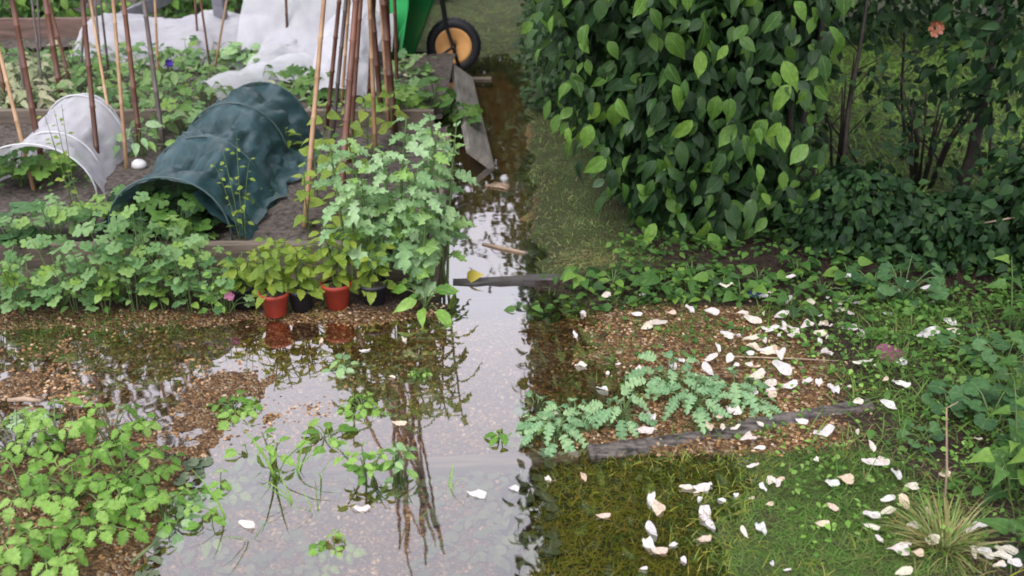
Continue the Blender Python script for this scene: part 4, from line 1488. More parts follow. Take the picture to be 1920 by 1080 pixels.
# ------------------------------------------------------------------ white fleece at the back
def drape(name, label, cat, x0, x1, y0, y1, zf, mat, seed, nu=110, nv=70, group=None, wr=0.02):
    X, Y = np.meshgrid(np.linspace(0, 1, nu), np.linspace(0, 1, nv), indexing='ij')
    wx = x0 + (x1 - x0) * X + 0.04 * fbm(Y * 3, X * 3, 1.5, seed, 2)
    wy = y0 + (y1 - y0) * Y + 0.06 * fbm(X * 5, Y * 3, 1.5, seed + 3, 2)
    Zz = zf(X, Y) + wr * fbm(wx, wy, 5, seed + 7, 4) + wr * 0.6 * np.sin(wx * 24 + 5 * fbm(wx, wy, 2, seed, 2)) * (1 - np.abs(2 * Y - 1)) * 0.5 + wr * 0.9 * (0.5 - np.abs(fbm(wx + wy * .6, wy * .5, 4.5, seed + 11, 3))) - wr * 0.45
    c = np.array([(x0 + x1) / 2, (y0 + y1) / 2, 0.15])
    V = np.stack([wx, wy, Zz], 2).reshape(-1, 3) - c
    I = np.arange(X.size).reshape(X.shape)
    Q = np.stack([I[:-1, :-1], I[1:, :-1], I[1:, 1:], I[:-1, 1:]], axis=2).reshape(-1, 4)
    o = link(name, fast_mesh(name, V, Q.ravel(), np.full(len(Q), 4), np.stack([X.ravel(), Y.ravel()], 1)), M[mat])
    o.location = c
    return tag(o, label, cat, group)


GF = "white fleece covers at the back"
drape("fleece_cover", "long low white fleece cover behind the canes and variegated plants", "fleece", -2.85, -1.72, 6.42, 7.7, lambda a, b: 0.17 + 0.21 * np.sin(pi * np.clip(b, 0, 1)) ** 0.7 * (0.85 + 0.15 * np.cos(a * 9)), 'fleece', 51, group=GF, wr=0.035)
drape("fleece_cover", "tallest white fleece cover heaped behind the central cane bundle", "fleece", -1.76, -0.78, 6.45, 8.6, lambda a, b: 0.17 + 0.55 * np.sin(pi * np.clip(b * 0.9 + 0.02, 0, 1)) ** 0.6, 'fleece', 55, group=GF, wr=0.03)
drape("fleece_cover", "white fleece sheet trailing down beside the parsley onto the soil", "fleece", -1.62, -0.95, 5.95, 6.6, lambda a, b: 0.20 + 0.20 * b ** 1.4 * (0.7 + 0.3 * a) + 0.03 * np.sin(a * 7), 'fleece', 57, group=GF, wr=0.014)
drape("fleece_cover", "narrow white fleece hanging between the canes and wheelbarrow", "fleece", -1.16, -0.80, 5.55, 6.6, lambda a, b: 0.19 + 0.26 * b + 0.10 * np.sin(a * 3.1), 'fleece', 58, group=GF, wr=0.016)


def film(p):
    A, B = at(412, 192, 0.19), at(602, 132, 0.2)
    v, f, uv = [], [], []
    n, mm = 22, 8
    d = (B - A).normalized()
    s = Vector((d.y, -d.x, 0)) * -1
    for i in range(n + 1):
        t = i / n
        c = A.lerp(B, t)
        for j in range(mm + 1):
            q = j / mm
            z = 0.10 * (1 - abs(2 * q - 1) ** 1.6) + 0.012 * sin(t * 21 + q * 6)
            v.append(tuple(c + s * (q * 0.26) + Vector((0, 0, z + 0.005))))
            uv.append((t, q))
    for i in range(n):
        for j in range(mm):
            a = i * (mm + 1) + j
            f.append((a, a + 1, a + mm + 2, a + mm + 1))
    return T(v, f, uv)


tag(put("clear_film", film(0), M['film']), "crumpled clear plastic film strip lying behind the green net tunnel", "film")
plank(board(ray(205, 62, 7.25), ray(345, -8, 8.1), (0.2, 0.1, 1), 0.02, 0.11, 10, 0.004, seed=12), "slanting grey plastic strip resting on the long fleece cover", 'grey_net', name="plastic_strip", cat="plastic strip")
p0 = ray(418, 75, 7.05)
tag(put("post", join([board(p0 + Vector((0, 0, -0.25)), p0 + Vector((-0.02, 0, 1.0)), (0.1, 1, 0), 0.075, 0.075, 6, 0.002, seed=13)]), M['post'], smooth=False), "square grey post standing between the two fleece covers", "post")

# ------------------------------------------------------------------ canes
def cane(b, t, r, mat, ext, seed):
    """bamboo cane from b through t and on for ext"""
    rr = random.Random(seed)
    r *= 1.22 if mat == 'cane_brown' else 1.05
    b, t = Vector(b), Vector(t)
    d = (t - b).normalized()
    Ln = (t - b).length + ext
    pts, rads = [], []
    n = max(6, int(Ln / 0.17))
    q0 = rr.random() * 0.1
    s = Vector((rr.uniform(-1, 1), rr.uniform(-1, 1), 0)) * 0.012
    prev = 0
    for i in range(n + 1):
        u = Ln * i / n
        c = d * u + s * sin(pi * i / n)
        k = 1 - 0.35 * i / n
        if 0 < i < n:
            pts += [c - d * 0.006, c, c + d * 0.006]
            rads += [r * k * 1.25, r * k * 1.6, r * k * 1.28]
        else:
            pts.append(c)
            rads.append(r * k * 1.27)
    o = put("bamboo_cane", tube(pts, rads, 7), M[mat])
    o.location = b - d * 0.05
    tag(o, "x", "cane")
    return o


left = []
for i, (x0, y0, x1, y1, z, r, mat, dy) in enumerate([
    (85, 335, 24, 0, .15, .0095, 'cane_brown', .25), (62, 350, 4, 120, .15, .0075, 'cane_pale', .15), (117, 190, 88, 0, .17, .0115, 'cane_brown', .2), (82, 180, 60, 0, .17, .006, 'cane_grey', .2),
    (136, 170, 98, 20, .17, .007, 'cane_brown', .15), (150, 150, 156, 0, .17, .006, 'cane_grey', .2), (186, 330, 156, 0, .15, .0085, 'cane_brown', .3), (193, 160, 180, 0, .17, .006, 'cane_grey', .2),
    (205, 150, 188, 0, .17, .0055, 'cane_grey', .1), (238, 320, 213, 0, .15, .0075, 'cane_pale', .3), (263, 280, 229, 0, .15, .009, 'cane_brown', .25), (309, 292, 271, 0, .15, .0095, 'cane_grey', .25),
    (297, 150, 290, 0, .17, .006, 'cane_pale', .1), (373, 110, 365, 0, .17, .005, 'cane_brown', .1), (394, 125, 376, 0, .17, .005, 'cane_brown', .1), (402, 135, 427, 0, .17, .006, 'cane_pale', .1),
    (218, 290, 192, 120, .15, .006, 'cane_pale', .2), (50, 215, 20, 0, .17, .006, 'cane_grey', .2), (12, 200, -10, 40, .17, .007, 'cane_brown', .2), (78, 130, 70, 0, .17, .005, 'cane_grey', .2)]):
    b = at(x0, y0, z)
    left.append((x1, cane(b, ray(x1, y1, b.y + dy), r, mat, 1.05 if y1 == 0 else 1.2, 400 + i)))
GL = "canes of the frame round the white net tunnel"
for o in left:
    o[1]['group'] = GL
names = {'brown': "thick reddish brown", 'pale': "pale tan", 'grey': "grey weathered"}


def cane_kind(o):
    return o.data.materials[0].name.split("_")[0]


for kind in ('brown', 'pale', 'grey'):
    grp = sorted([o for o in left if cane_kind(o[1]) == kind], key=lambda o: -o[0])
    for i, (_, o) in enumerate(grp):
        o['label'] = f"{names[kind]} bamboo cane near the white tunnel, {ORD[i]} outwards from the green tunnel"

mid = []
for i, (x0, y0, x1, y1, z, r, mat, dy) in enumerate([
    (571, 428, 611, 0, .15, .0085, 'cane_pale', .5), (612, 240, 634, 0, .16, .008, 'cane_brown', .1), (622, 268, 648, 0, .15, .0085, 'cane_grey', .15), (634, 434, 668, 0, .15, .0095, 'cane_brown', .55),
    (667, 170, 675, 0, .17, .005, 'cane_grey', 0), (704, 300, 690, 0, .15, .0085, 'cane_pale', .1), (690, 205, 700, 0, .16, .008, 'cane_brown', .0), (740, 248, 722, 0, .15, .012, 'cane_brown', .1),
    (729, 235, 713, 0, .16, .0075, 'cane_pale', .05), (541, 120, 537, 0, .17, .006, 'cane_brown', .1), (568, 82, 558, 0, .17, .005, 'cane_grey', .1), (745, 190, 738, 0, .17, .007, 'cane_brown', .0),
    (640, 200, 655, 0, .17, .007, 'cane_pale', .0),
    (716, 225, 699, 0, .16, .010, 'cane_brown', .05), (735, 240, 728, 0, .15, .009, 'cane_brown', .05), (655, 300, 678, 0, .15, .008, 'cane_brown', .2)]):
    b = at(x0, y0, z)
    o = cane(b, ray(x1, y1, b.y + dy), r, mat, 2.3, 430 + i)
    o['group'] = "canes of the central bundle"
    mid.append((x1, o))
for kind in ('brown', 'pale', 'grey'):
    grp = sorted([o for o in mid if cane_kind(o[1]) == kind], key=lambda o: -o[0])
    for i, (_, o) in enumerate(grp):
        o['label'] = f"{names[kind]} bamboo cane of the central bundle, {ORD[i]} out from the wheelbarrow"

# ------------------------------------------------------------------ wheelbarrow stood on its nose
wb = empty("wheelbarrow", "upended green plastic wheelbarrow with orange wheel hub, standing on its nose", "wheelbarrow", (-0.40, 7.0, 0))
BY = 0.30   # half width of the tub along y


def tub():
    # the tub's side profile in x (depth) and z (length): opening faces -x, nose at the ground
    outer = [(-0.40, 0.05), (-0.30, 0.05), (-0.115, 0.50), (-0.10, 0.60), (-0.16, 0.92), (-0.40, 1.02)]
    v, f, uv = [], [], []
    rows = []
    cols = 9
    for (xx, zz) in outer:
        for j in range(cols):
            t = j / (cols - 1) * 2 - 1
            edge = abs(t) ** 6
            deep = (xx + 0.40)
            v.append((-0.40 + deep * (1 - 0.55 * edge), t * BY * (1 - 0.1 * (1 - edge) * deep), zz + 0.03 * edge * (1 if zz < .3 else 0)))
            uv.append((t, zz))
    for i in range(len(outer) - 1):
        for j in range(cols - 1):
            a = i * cols + j
            f.append((a, a + 1, a + cols + 1, a + cols))
    # side walls
    for sgn, j in ((-1, 0), (1, cols - 1)):
        o = len(v)
        for (xx, zz) in outer:
            v.append((-0.40, sgn * BY * 1.04, zz))
            uv.append((sgn, zz))
        for i in range(len(outer) - 1):
            q = (i * cols + j, (i + 1) * cols + j, o + i + 1, o + i)
            f.append(q if sgn > 0 else q[::-1])
    return T(v, f, uv)


t = tub()
o = put("tub", t, M['tub'], wb)
md = o.modifiers.new("solid", 'SOLIDIFY')
md.thickness = 0.006
put("lip", tube([(-0.405, -BY * 1.05, 0.05), (-0.405, BY * 1.05, 0.05), (-0.405, BY * 1.05, 1.02), (-0.405, -BY * 1.05, 1.02), (-0.405, -BY * 1.05, 0.05)], 0.012, 7), M['tub'], wb)
wheel_c = Vector((0.0, -0.02, 0.185))
whl = lathe([(0.122, -0.030), (0.135, -0.042), (0.162, -0.044), (0.180, -0.030), (0.186, -0.012), (0.186, 0.012), (0.180, 0.030), (0.162, 0.044), (0.135, 0.042), (0.122, 0.030)], 40, True)
R90 = Matrix.Translation(wheel_c) @ Matrix.Rotation(pi / 2, 4, 'X')
wheel = put("wheel", xf(lathe([(0.001, -0.03), (0.016, -0.03), (0.018, 0.03), (0.001, 0.03)], 14), R90), M['steel'], wb)
put("tyre", xf(whl, R90), M['rubber'], wheel)
tr = []
for k in range(30):
    a = 2 * pi * k / 30
    tr.append(xf(T([(-.006, -.03, 0), (.006, -.03, 0), (.006, .03, 0), (-.006, .03, 0), (-.005, -.028, .005), (.005, -.028, .005), (.005, .028, .005), (-.005, .028, .005)],
                   [(0, 1, 5, 4), (1, 2, 6, 5), (2, 3, 7, 6), (3, 0, 4, 7), (4, 5, 6, 7)]), Matrix.Translation(wheel_c) @ Matrix.Rotation(a, 4, 'Y') @ Matrix.Translation((0, 0, 0.184))))
put("tread", join(tr), M['rubber'], wheel, smooth=False)
put("rim", xf(lathe([(0.018, -0.012), (0.05, -0.012), (0.075, -0.022), (0.105, -0.026), (0.125, -0.034), (0.125, 0.034), (0.105, 0.026), (0.075, 0.022), (0.05, 0.012), (0.018, 0.012)], 36, True), R90), M['rim'], wheel)
for sy in (-1, 1):
    y_ = wheel_c.y + sy * 0.062
    put("fork", tube([(0.035, y_, 0.05), wheel_c + Vector((0, sy * 0.062, 0)), (-0.055, y_, 0.36), (-0.085, y_ * 1.4, 0.62), (-0.12, sy * 0.26, 1.25)], [0.011, 0.012, 0.012, 0.012, 0.012], 8), M['steel'], wb)
    put("handle_grip", tube([(-0.12, sy * 0.26, 1.24), (-0.125, sy * 0.265, 1.38)], 0.017, 8), M['rubber'], wb)
    put("leg", tube([(-0.1, sy * 0.2, 0.95), (0.12, sy * 0.22, 0.9), (0.13, sy * 0.22, 0.75), (-0.08, sy * 0.14, 0.65)], 0.011, 7), M['steel'], wb)
put("brace", tube([(-0.28, -0.2, 0.08), (-0.1, -0.07, 0.12), (0.0, -0.075, 0.185)], 0.009, 7), M['steel'], wb)
put("brace", tube([(-0.28, 0.2, 0.08), (-0.1, 0.05, 0.12), (0.0, 0.05, 0.185)], 0.009, 7), M['steel'], wb)
put("axle", xf(lathe([(0.001, -0.085), (0.011, -0.085), (0.011, 0.085), (0.001, 0.085)], 10), R90), M['steel'], wb)

# ------------------------------------------------------------------ crops in the beds behind
bed2 = []
rr = random.Random(501)
kinds = [('crop', 'crop'), ('crop', 'variegated'), ('round', 'crop'), ('columbine', 'columbine'), ('crop', 'crop')]
nm = {'variegated': 'variegated_plant', 'crop': 'vegetable_plant', 'columbine': 'leafy_plant'}
spots = []
for row, (py, xs_) in enumerate([(205, range(15, 400, 42)), (168, range(20, 560, 46)), (140, range(28, 590, 50)), (122, range(10, 620, 56))]):
    for px in xs_:
        spots.append((row, px + rr.uniform(-12, 12), py + rr.uniform(-6, 6)))
by = {}
for row, px, py in spots:
    if px > 400 and rr.random() < (0.9 if row in (1, 2) else 0.6):
        continue
    if px < 130:
        sh, mt = ('crop', 'variegated') if row < 3 else ('crop', 'crop')
    else:
        sh, mt = rr.choice([('crop', 'crop'), ('round', 'crop'), ('columbine', 'columbine'), ('crop', 'crop'), ('crop', 'variegated') if px < 260 else ('round', 'crop')])
    o = rosette(nm[mt], "plant", at(px, py, 0.17), "crops in the bed behind the tunnels", leafset(sh, mt), rr.randint(11, 17), 0.14, rr.uniform(0.10, 0.19), 0.078 if sh == 'crop' else 0.06, 510 + len(by) * 7 + int(px), stem='stem')
    by.setdefault((row, mt), []).append((px, o))
rown = ["front row", "second row", "third row", "back row"]
look = {'variegated': "cream variegated leafy plant", 'crop': "green vegetable plant", 'columbine': "dark lobed leafy plant"}
for (row, mt), l in by.items():
    for i, (_, o) in enumerate(sorted(l, key=lambda a: -a[0])):
        o['label'] = f"{look[mt]} in the further bed's {rown[row]}, {ORD[i]} out from the wheelbarrow"
# plants between the tunnels and near the grey plank
misc = []
for px, py, z, sh, mt, lab in [
    (305, 250, .16, 'crop', 'crop', "leafy vegetable between the white tunnel and the green net tunnel"),
    (345, 250, .16, 'columbine', 'columbine', "lobed leafy plant touching the back of the green net tunnel"),
    (265, 295, .16, 'crop', 'poppy', "pale cabbage seedling beside the white stone"),
    (600, 190, .17, 'columbine', 'weed', "dense dark parsley plant behind the green net tunnel"),
    (572, 178, .17, 'columbine', 'weed', "dark parsley plant beside the trailing fleece sheet"),
    (770, 195, .17, 'columbine', 'columbine', "leafy plant at the foot of the leaning grey plank"),
    (765, 150, .17, 'round', 'crop', "round-leaved plant in front of the upended wheelbarrow"),
    (745, 215, .17, 'columbine', 'strawberry', "bright lobed plant behind the thickest central cane"),
    (815, 205, .17, 'round', 'weed', "small weed growing against the grey plank"),
    (860, 250, .02, 'columbine', 'weed', "weed growing out of the corner under the grey plank"),
    (95, 335, .16, 'columbine', 'strawberry', "green leafy plant inside the white net tunnel mouth"),
    (40, 345, .16, 'columbine', 'weed', "dark leafy plant inside the white net tunnel"),
    (460, 125, .17, 'round', 'poppy', "grey-green plant in front of the tallest fleece cover"),
    (530, 118, .17, 'round', 'crop', "small plant growing up against the tallest fleece cover"),
    (345, 400, .155, 'columbine', 'shade', "dark plant added for shade deep inside the green net tunnel"),  # from here, dark plants added to stand for shade on the tunnel floor
    (300, 425, .155, 'columbine', 'shade', "dark plant added for shade inside the mouth of the green net tunnel"),
    (370, 425, .155, 'columbine', 'shade', "dark plant added for shade against the inner side of the green net tunnel"),
    (320, 395, .155, 'columbine', 'shade', "dark plant added for shade on the inner slope of the green net tunnel"),
    (360, 385, .155, 'columbine', 'shade', "dark plant added for shade far back inside the green net tunnel"),
    (275, 430, .155, 'columbine', 'shade', "dark plant added for shade by the open hoop of the green net tunnel"),
    (330, 415, .155, 'columbine', 'shade', "dark plant added for shade in the middle of the green net tunnel floor"),
    (395, 405, .155, 'columbine', 'shade', "dark plant added for shade against the bunched net inside the green tunnel"),
    (330, 442, .155, 'columbine', 'weed', "low green plant on the sill of the green net tunnel"),
    (20, 455, .155, 'round', 'mantle', "round-leaved grey-green plant in the bed corner behind the front board")]:
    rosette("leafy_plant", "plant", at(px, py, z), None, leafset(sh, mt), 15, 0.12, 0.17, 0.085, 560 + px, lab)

def bed_weeds(n, x0, x1, y0, y1, z, mat, size, label, seed):
    xs = RNG.uniform(x0, x1, n)
    ys = RNG.uniform(y0, y1, n)
    keep = np.clip(0.3 + 1.2 * fbm(xs, ys, 3.5, seed, 3), 0, 1) > RNG.random(n)
    xs, ys = xs[keep], ys[keep]
    n = len(xs)
    a = RNG.uniform(0, 2 * pi, n)
    o = scatter("bed_weeds", SH['small'] + SH['beech_lo'], np.stack([xs, ys, z + RNG.uniform(0.0, 0.09, n)], 1), np.stack([np.cos(a), np.sin(a), RNG.uniform(-.3, .6, n)], 1),
                np.stack([RNG.uniform(-.5, .5, n), RNG.uniform(-.8, .2, n), np.ones(n)], 1), RNG.uniform(size * .5, size * 1.2, n), M[mat])
    tag(o, label, kind='stuff')


bed_weeds(2600, -3.3, -0.5, 5.4, 6.6, 0.17, 'columbine', 0.05, "small mixed weeds between the crops of the further bed", 121)
bed_weeds(900, -3.3, -0.5, 5.4, 6.6, 0.17, 'variegated', 0.045, "pale seedlings between the crops of the further bed", 123)
bed_weeds(900, -2.6, -0.4, 3.8, 5.1, 0.15, 'weed', 0.035, "small weeds on the soil of the nearer bed", 125)

# thin seedheads rising in front of the tunnels
for px, py, h, lab in [(455, 450, .42, "spindly yellow-flecked plant in front of the green net tunnel"), (150, 430, .55, "spindly seedhead stalks in front of the white net tunnel")]:
    stemmed("spindly_plant", "plant", at(px, py, .15), None, leafset('small', 'bean'), 4, 9, h, 0.09, 0.03, 590 + px, lab, rad=0.0016, petiole=0.5)

# flowers and oddments in the beds
o = put("white_stone", xf(lathe([(0.001, 0), (0.03, 0.0), (0.045, 0.018), (0.04, 0.04), (0.022, 0.058), (0.001, 0.062)], 12), Matrix.Diagonal((0.85, 0.7, 0.75, 1))), M['stone'])
o.location = at(262, 316, 0.15)
tag(o, "rounded white stone on the soil beside the white net tunnel", "stone")


def flower(px, py, Y, mat, lab, s, n=7, name="flower", stalk=0.2):
    c = ray(px, py, Y)
    r_ = empty(name, lab, "flower", c)
    for i in range(n):
        a = 2 * pi * i / n
        k = put("petal", petal_shape(20 + i % 3), M[mat], r_)
        place(k, (cos(a) * s * .3, -0.004, sin(a) * s * .3), (cos(a), -.3, sin(a)), (0, -1, .4), s)
    put("stem", tube([(0, 0.005, 0), (0.01, 0.01, -stalk)], 0.002, 4), M['stem'], r_)


flower(318, 118, 6.2, 'purple', "small violet flower among the crops before the long fleece cover", 0.03)
flower(431, 553, 3.36, 'pink', "small pink flower beside the black pot nearest the columbines", 0.022, stalk=0.08)

# ------------------------------------------------------------------ strawberries in the near corner
GS = "strawberry plants on the wet soil"
cl = []
ms = leafset('strawberry', 'strawberry')
for i, (px, py, nl, R, h, sz) in enumerate([
    (40, 870, 11, 0.11, 0.10, 0.088), (115, 860, 13, 0.12, 0.12, 0.09), (215, 855, 13, 0.11, 0.11, 0.085), (60, 960, 11, 0.11, 0.10, 0.085), (150, 950, 12, 0.11, 0.10, 0.085),
    (235, 930, 13, 0.12, 0.10, 0.08), (290, 915, 9, 0.08, 0.07, 0.07), (25, 1075, 10, 0.12, 0.11, 0.10), (170, 1030, 13, 0.12, 0.10, 0.085), (240, 990, 9, 0.1, 0.08, 0.075), (310, 965, 8, 0.1, 0.05, 0.06), (100, 1090, 9, 0.12, 0.09, 0.09)]):
    b = at(px, py, 0)
    b.z = max(0.0, float(ground_z(b.x, b.y)))
    cl.append(rosette("strawberry_plant", "plant", b, GS, ms, nl, R * 0.95, h * 1.25, sz * .8, 620 + i, facing=(0, -0.35, 1), hmin=0.35))
rank(cl, "bright green strawberry plant on wet soil, {o} nearest to the camera", key=lambda o: o.location.y)
for i, o in enumerate(sorted(cl, key=lambda o: o.location.x, reverse=True)):
    o['label'] = f"bright three-leaved strawberry plant on wet soil, {ORD[i]} away from the water"

# small seedlings around the gravel
cl = []
for i, (px, py, s) in enumerate([(50, 790, .05), (265, 800, .04), (440, 770, .065), (330, 990, .05), (415, 910, .055), (465, 850, .04), (350, 940, .04), (610, 820, .06), (680, 765, .06), (640, 690, .045), (625, 1030, .05), (395, 985, .045), (1005, 800, .05), (940, 822, .04), (785, 700, .03)]):
    b = at(px, py, 0)
    b.z = float(ground_z(b.x, b.y))
    cl.append(rosette("seedling", "seedling", b, "weed seedlings on the flooded path", leafset('seedling' if i % 2 else 'strawberry', 'strawberry' if i % 3 else 'poppy'), 9, s * 0.9, s * 0.6 + max(0, -b.z), s, 650 + i, facing=(0, -.2, 1)))
rank(cl, "small green weed seedling on the flooded path, {o} counting towards the drowned lawn")

# shoots standing in the water
cl = []
for i, (px, py, h, nl) in enumerate([(432, 990, .13, 3), (520, 905, .16, 4), (552, 905, .14, 3), (560, 960, .10, 3), (595, 975, .07, 3), (840, 935, .07, 3), (765, 1000, .05, 2), (470, 1030, .08, 3), (600, 905, .07, 2)]):
    b = at(px, py, -0.03)
    r_ = empty("water_shoot", "x", "shoot", b, group="shoots standing in the flood water")
    q = random.Random(670 + i)
    for k in range(nl):
        a = q.uniform(0, 2 * pi)
        add_leaf(r_, leafset('blade', 'strawberry'), (q.uniform(-.01, .01), q.uniform(-.01, .01), 0), (cos(a) * .25, sin(a) * .25, 1), (-cos(a), -sin(a) - 0.3, .3), h * q.uniform(.7, 1.1) + .03, q)
    cl.append(r_)
rank(cl, "thin green shoot standing up out of the flood water, {o} counting towards the drowned lawn")
stemmed("water_plant", "plant", at(690, 915, -0.03), None, leafset('seedling', 'strawberry'), 5, 6, 0.16, 0.08, 0.046, 690, "leafy green clump standing in the middle of the flood water", z0=0.35)
stemmed("water_plant", "plant", at(745, 905, -0.03), None, leafset('crop', 'poppy'), 4, 5, 0.15, 0.05, 0.05, 691, "grey-green clump beside the leafy clump in the flood water", z0=0.3)
stemmed("water_plant", "plant", at(515, 880, -0.03), None, leafset('crop', 'strawberry'), 2, 5, 0.13, 0.04, 0.06, 692, "bright shoot with narrow leaves rising from the flood water", z0=0.4)

# weeds drowned on the bottom
n = 900
xs_ = RNG.uniform(-0.95, 0.12, n)
ys_ = RNG.uniform(1.75, 2.5, n)
keep = fbm(xs_, ys_, 4, 95, 3) > 0.02
xs_, ys_ = xs_[keep], ys_[keep]
n = len(xs_)
a = RNG.uniform(0, 2 * pi, n)
o = scatter("drowned_weed", SH['round'] + SH['seedling'], np.stack([xs_, ys_, ground_z(xs_, ys_) + RNG.uniform(0.004, 0.02, n)], 1), np.stack([np.cos(a), np.sin(a), np.zeros(n)], 1),
            np.stack([RNG.uniform(-.3, .3, n), RNG.uniform(-.3, .3, n), np.ones(n)], 1), RNG.uniform(0.02, 0.045, n), M['drowned_leaf'])
tag(o, "grey-green weeds drowned under the flood water", kind='stuff')

# ------------------------------------------------------------------ feathery poppies by the timber edging
cl = []
ms = leafset('feather', 'feather')
for i, (px, py, nl, R, h, sz) in enumerate([
    (1040, 815, 13, 0.10, 0.07, 0.13), (1010, 760, 8, 0.07, 0.05, 0.10), (1075, 785, 8, 0.08, 0.06, 0.10), (1165, 790, 14, 0.09, 0.08, 0.12), (1255, 735, 14, 0.11, 0.12, 0.13), (1300, 775, 13, 0.11, 0.10, 0.13),
    (1375, 755, 13, 0.11, 0.09, 0.12), (1410, 770, 8, 0.08, 0.05, 0.09)]):
    b = at(px, py, 0)
    b.z = float(ground_z(b.x, b.y))
    cl.append(rosette("feathery_poppy", "plant", b, "feathery poppies along the timber edging", ms, int(nl * 1.25), R * .8, h * 1.05, sz * 0.54, 700 + i, facing=(0, -.3, 1)))
rank(cl, "feathery poppy rosette behind the timber edging, {o} away from the flooded path")

# ------------------------------------------------------------------ ground cover and plants on the right bank
def carpet(n, rule, box, shape, mat, size, name, label, h=(0.01, 0.07)):
    xs = RNG.uniform(box[0], box[1], n)
    ys = RNG.uniform(box[2], box[3], n)
    keep = rule(xs, ys) > RNG.random(n)
    xs, ys = xs[keep], ys[keep]
    n = len(xs)
    a = RNG.uniform(0, 2 * pi, n)
    P = np.stack([xs, ys, ground_z(xs, ys) + RNG.uniform(h[0], h[1], n)], 1)
    o = scatter(name, SH[shape], P, np.stack([np.cos(a), np.sin(a), RNG.uniform(-.4, .3, n)], 1), np.stack([RNG.uniform(-.5, .5, n), RNG.uniform(-.8, .2, n), np.ones(n)], 1), RNG.uniform(size * .4, size * 1.3, n), M[mat])
    return tag(o, label, kind='stuff')


carpet(3300, lambda a, b: np.clip(0.75 * ss(3.25, 3.5, b) + 0.9 * fbm(a, b, 4, 101, 3), 0, 1) * ss(0.35, 0.6, a + (b - 3.4)), (0.4, 2.3, 3.05, 3.95), 'small', 'creeper', 0.030, "ground_cover", "dark green ground ivy along the petal bank below the shrubs")
carpet(3200, lambda a, b: np.clip(ss(1.1, 1.5, a) + 0.5 * fbm(a, b, 4, 104, 3), 0, 1), (1.0, 2.4, 2.2, 3.5), 'small', 'weed', 0.028, "ground_cover", "low green weeds between grass and lady's mantle")
carpet(700, lambda a, b: np.clip(0.4 + fbm(a, b, 5, 108, 3), 0, 1) * ss(-0.05, 0.1, a), (0.0, 0.9, 3.38, 3.66), 'small', 'creeper', 0.04, "ground_cover", "green weeds along the soaked step board", (0.0, 0.05))
carpet(2600, lambda a, b: np.clip(0.35 + fbm(a, b, 5, 113, 3), 0, 1), (0.75, 2.0, 2.0, 3.2), 'small', 'strawberry', 0.018, "ground_cover", "tiny bright weeds on the bank between grass and petals", (0.0, 0.05))
carpet(900, lambda a, b: np.clip(0.25 + fbm(a, b, 5, 110, 3), 0, 1), (0.35, 1.3, 2.55, 3.3), 'small', 'weed', 0.025, "ground_cover", "tiny weeds among the chippings and petals", (0.0, 0.02))

cl = []
mm = leafset('mantle', 'mantle')
for i, (px, py, nl, R, h, sz) in enumerate([(1690, 575, 14, 0.14, 0.22, 0.115), (1640, 560, 10, 0.11, 0.15, 0.09), (1800, 800, 9, 0.10, 0.14, 0.10), (1850, 830, 12, 0.11, 0.17, 0.115), (1770, 790, 8, 0.08, 0.09, 0.075), (1830, 700, 10, 0.12, 0.14, 0.09), (1730, 845, 8, 0.07, 0.05, 0.07), (1880, 720, 10, 0.12, 0.2, 0.10)]):
    b = at(px, py, 0)
    b.z = float(ground_z(b.x, b.y))
    cl.append(rosette("lady_mantle", "plant", b, "lady's mantle on the bank", mm, nl, R, h * .8, sz * .62, 730 + i, facing=(0, -.45, 1)))
rank(cl, "round-leaved lady's mantle on the bank, {o} nearest in distance", key=lambda o: o.location.y)
for i, o in enumerate(sorted(cl, key=lambda o: o.location.y)):
    o['label'] = f"round pleated lady's mantle, {ORD[i]} up the shaded bank from the grass tuft"

cl = []
ma = leafset('arrow', 'creeper')
for i, (px, py, ns, nl, h, re, sz) in enumerate([(1895, 960, 3, 6, 0.22, 0.16, 0.085), (1900, 905, 3, 6, 0.26, 0.14, 0.08), (1890, 655, 2, 7, 0.30, 0.10, 0.07), (1905, 800, 3, 7, 0.3, 0.14, 0.075), (1910, 1040, 3, 5, 0.15, 0.15, 0.08)]):
    b = at(px, py, 0)
    b.z = float(ground_z(b.x, b.y))
    cl.append(stemmed("bindweed_plant", "plant", b, "creepers at the edge of the bank", ma, ns, nl, h, re, sz, 750 + i, petiole=0.5, lean=(-0.03, -0.02)))
for i, o in enumerate(sorted(cl, key=lambda o: o.location.y)):
    o['label'] = f"arrow-leaved creeper at the bank edge, {ORD[i]} up from the grass tuft"
# leafy weeds along the petal bank
cl = []
for i, (px, py) in enumerate([(1090, 548), (1150, 552), (1230, 560), (1290, 545), (1350, 560), (1420, 545), (1490, 540), (1540, 560), (1590, 545), (1480, 600), (1390, 570)]):
    b = at(px, py, 0)
    b.z = float(ground_z(b.x, b.y))
    cl.append(rosette("bank_weed", "weed", b, "leafy weeds along the petal bank", leafset('seedling' if i % 2 else 'bean', 'creeper'), 9, 0.07, 0.08, 0.055, 770 + i, facing=(0, -.4, 1)))
rank(cl, "leafy green weed on the petal bank, {o} counting away from the step board")

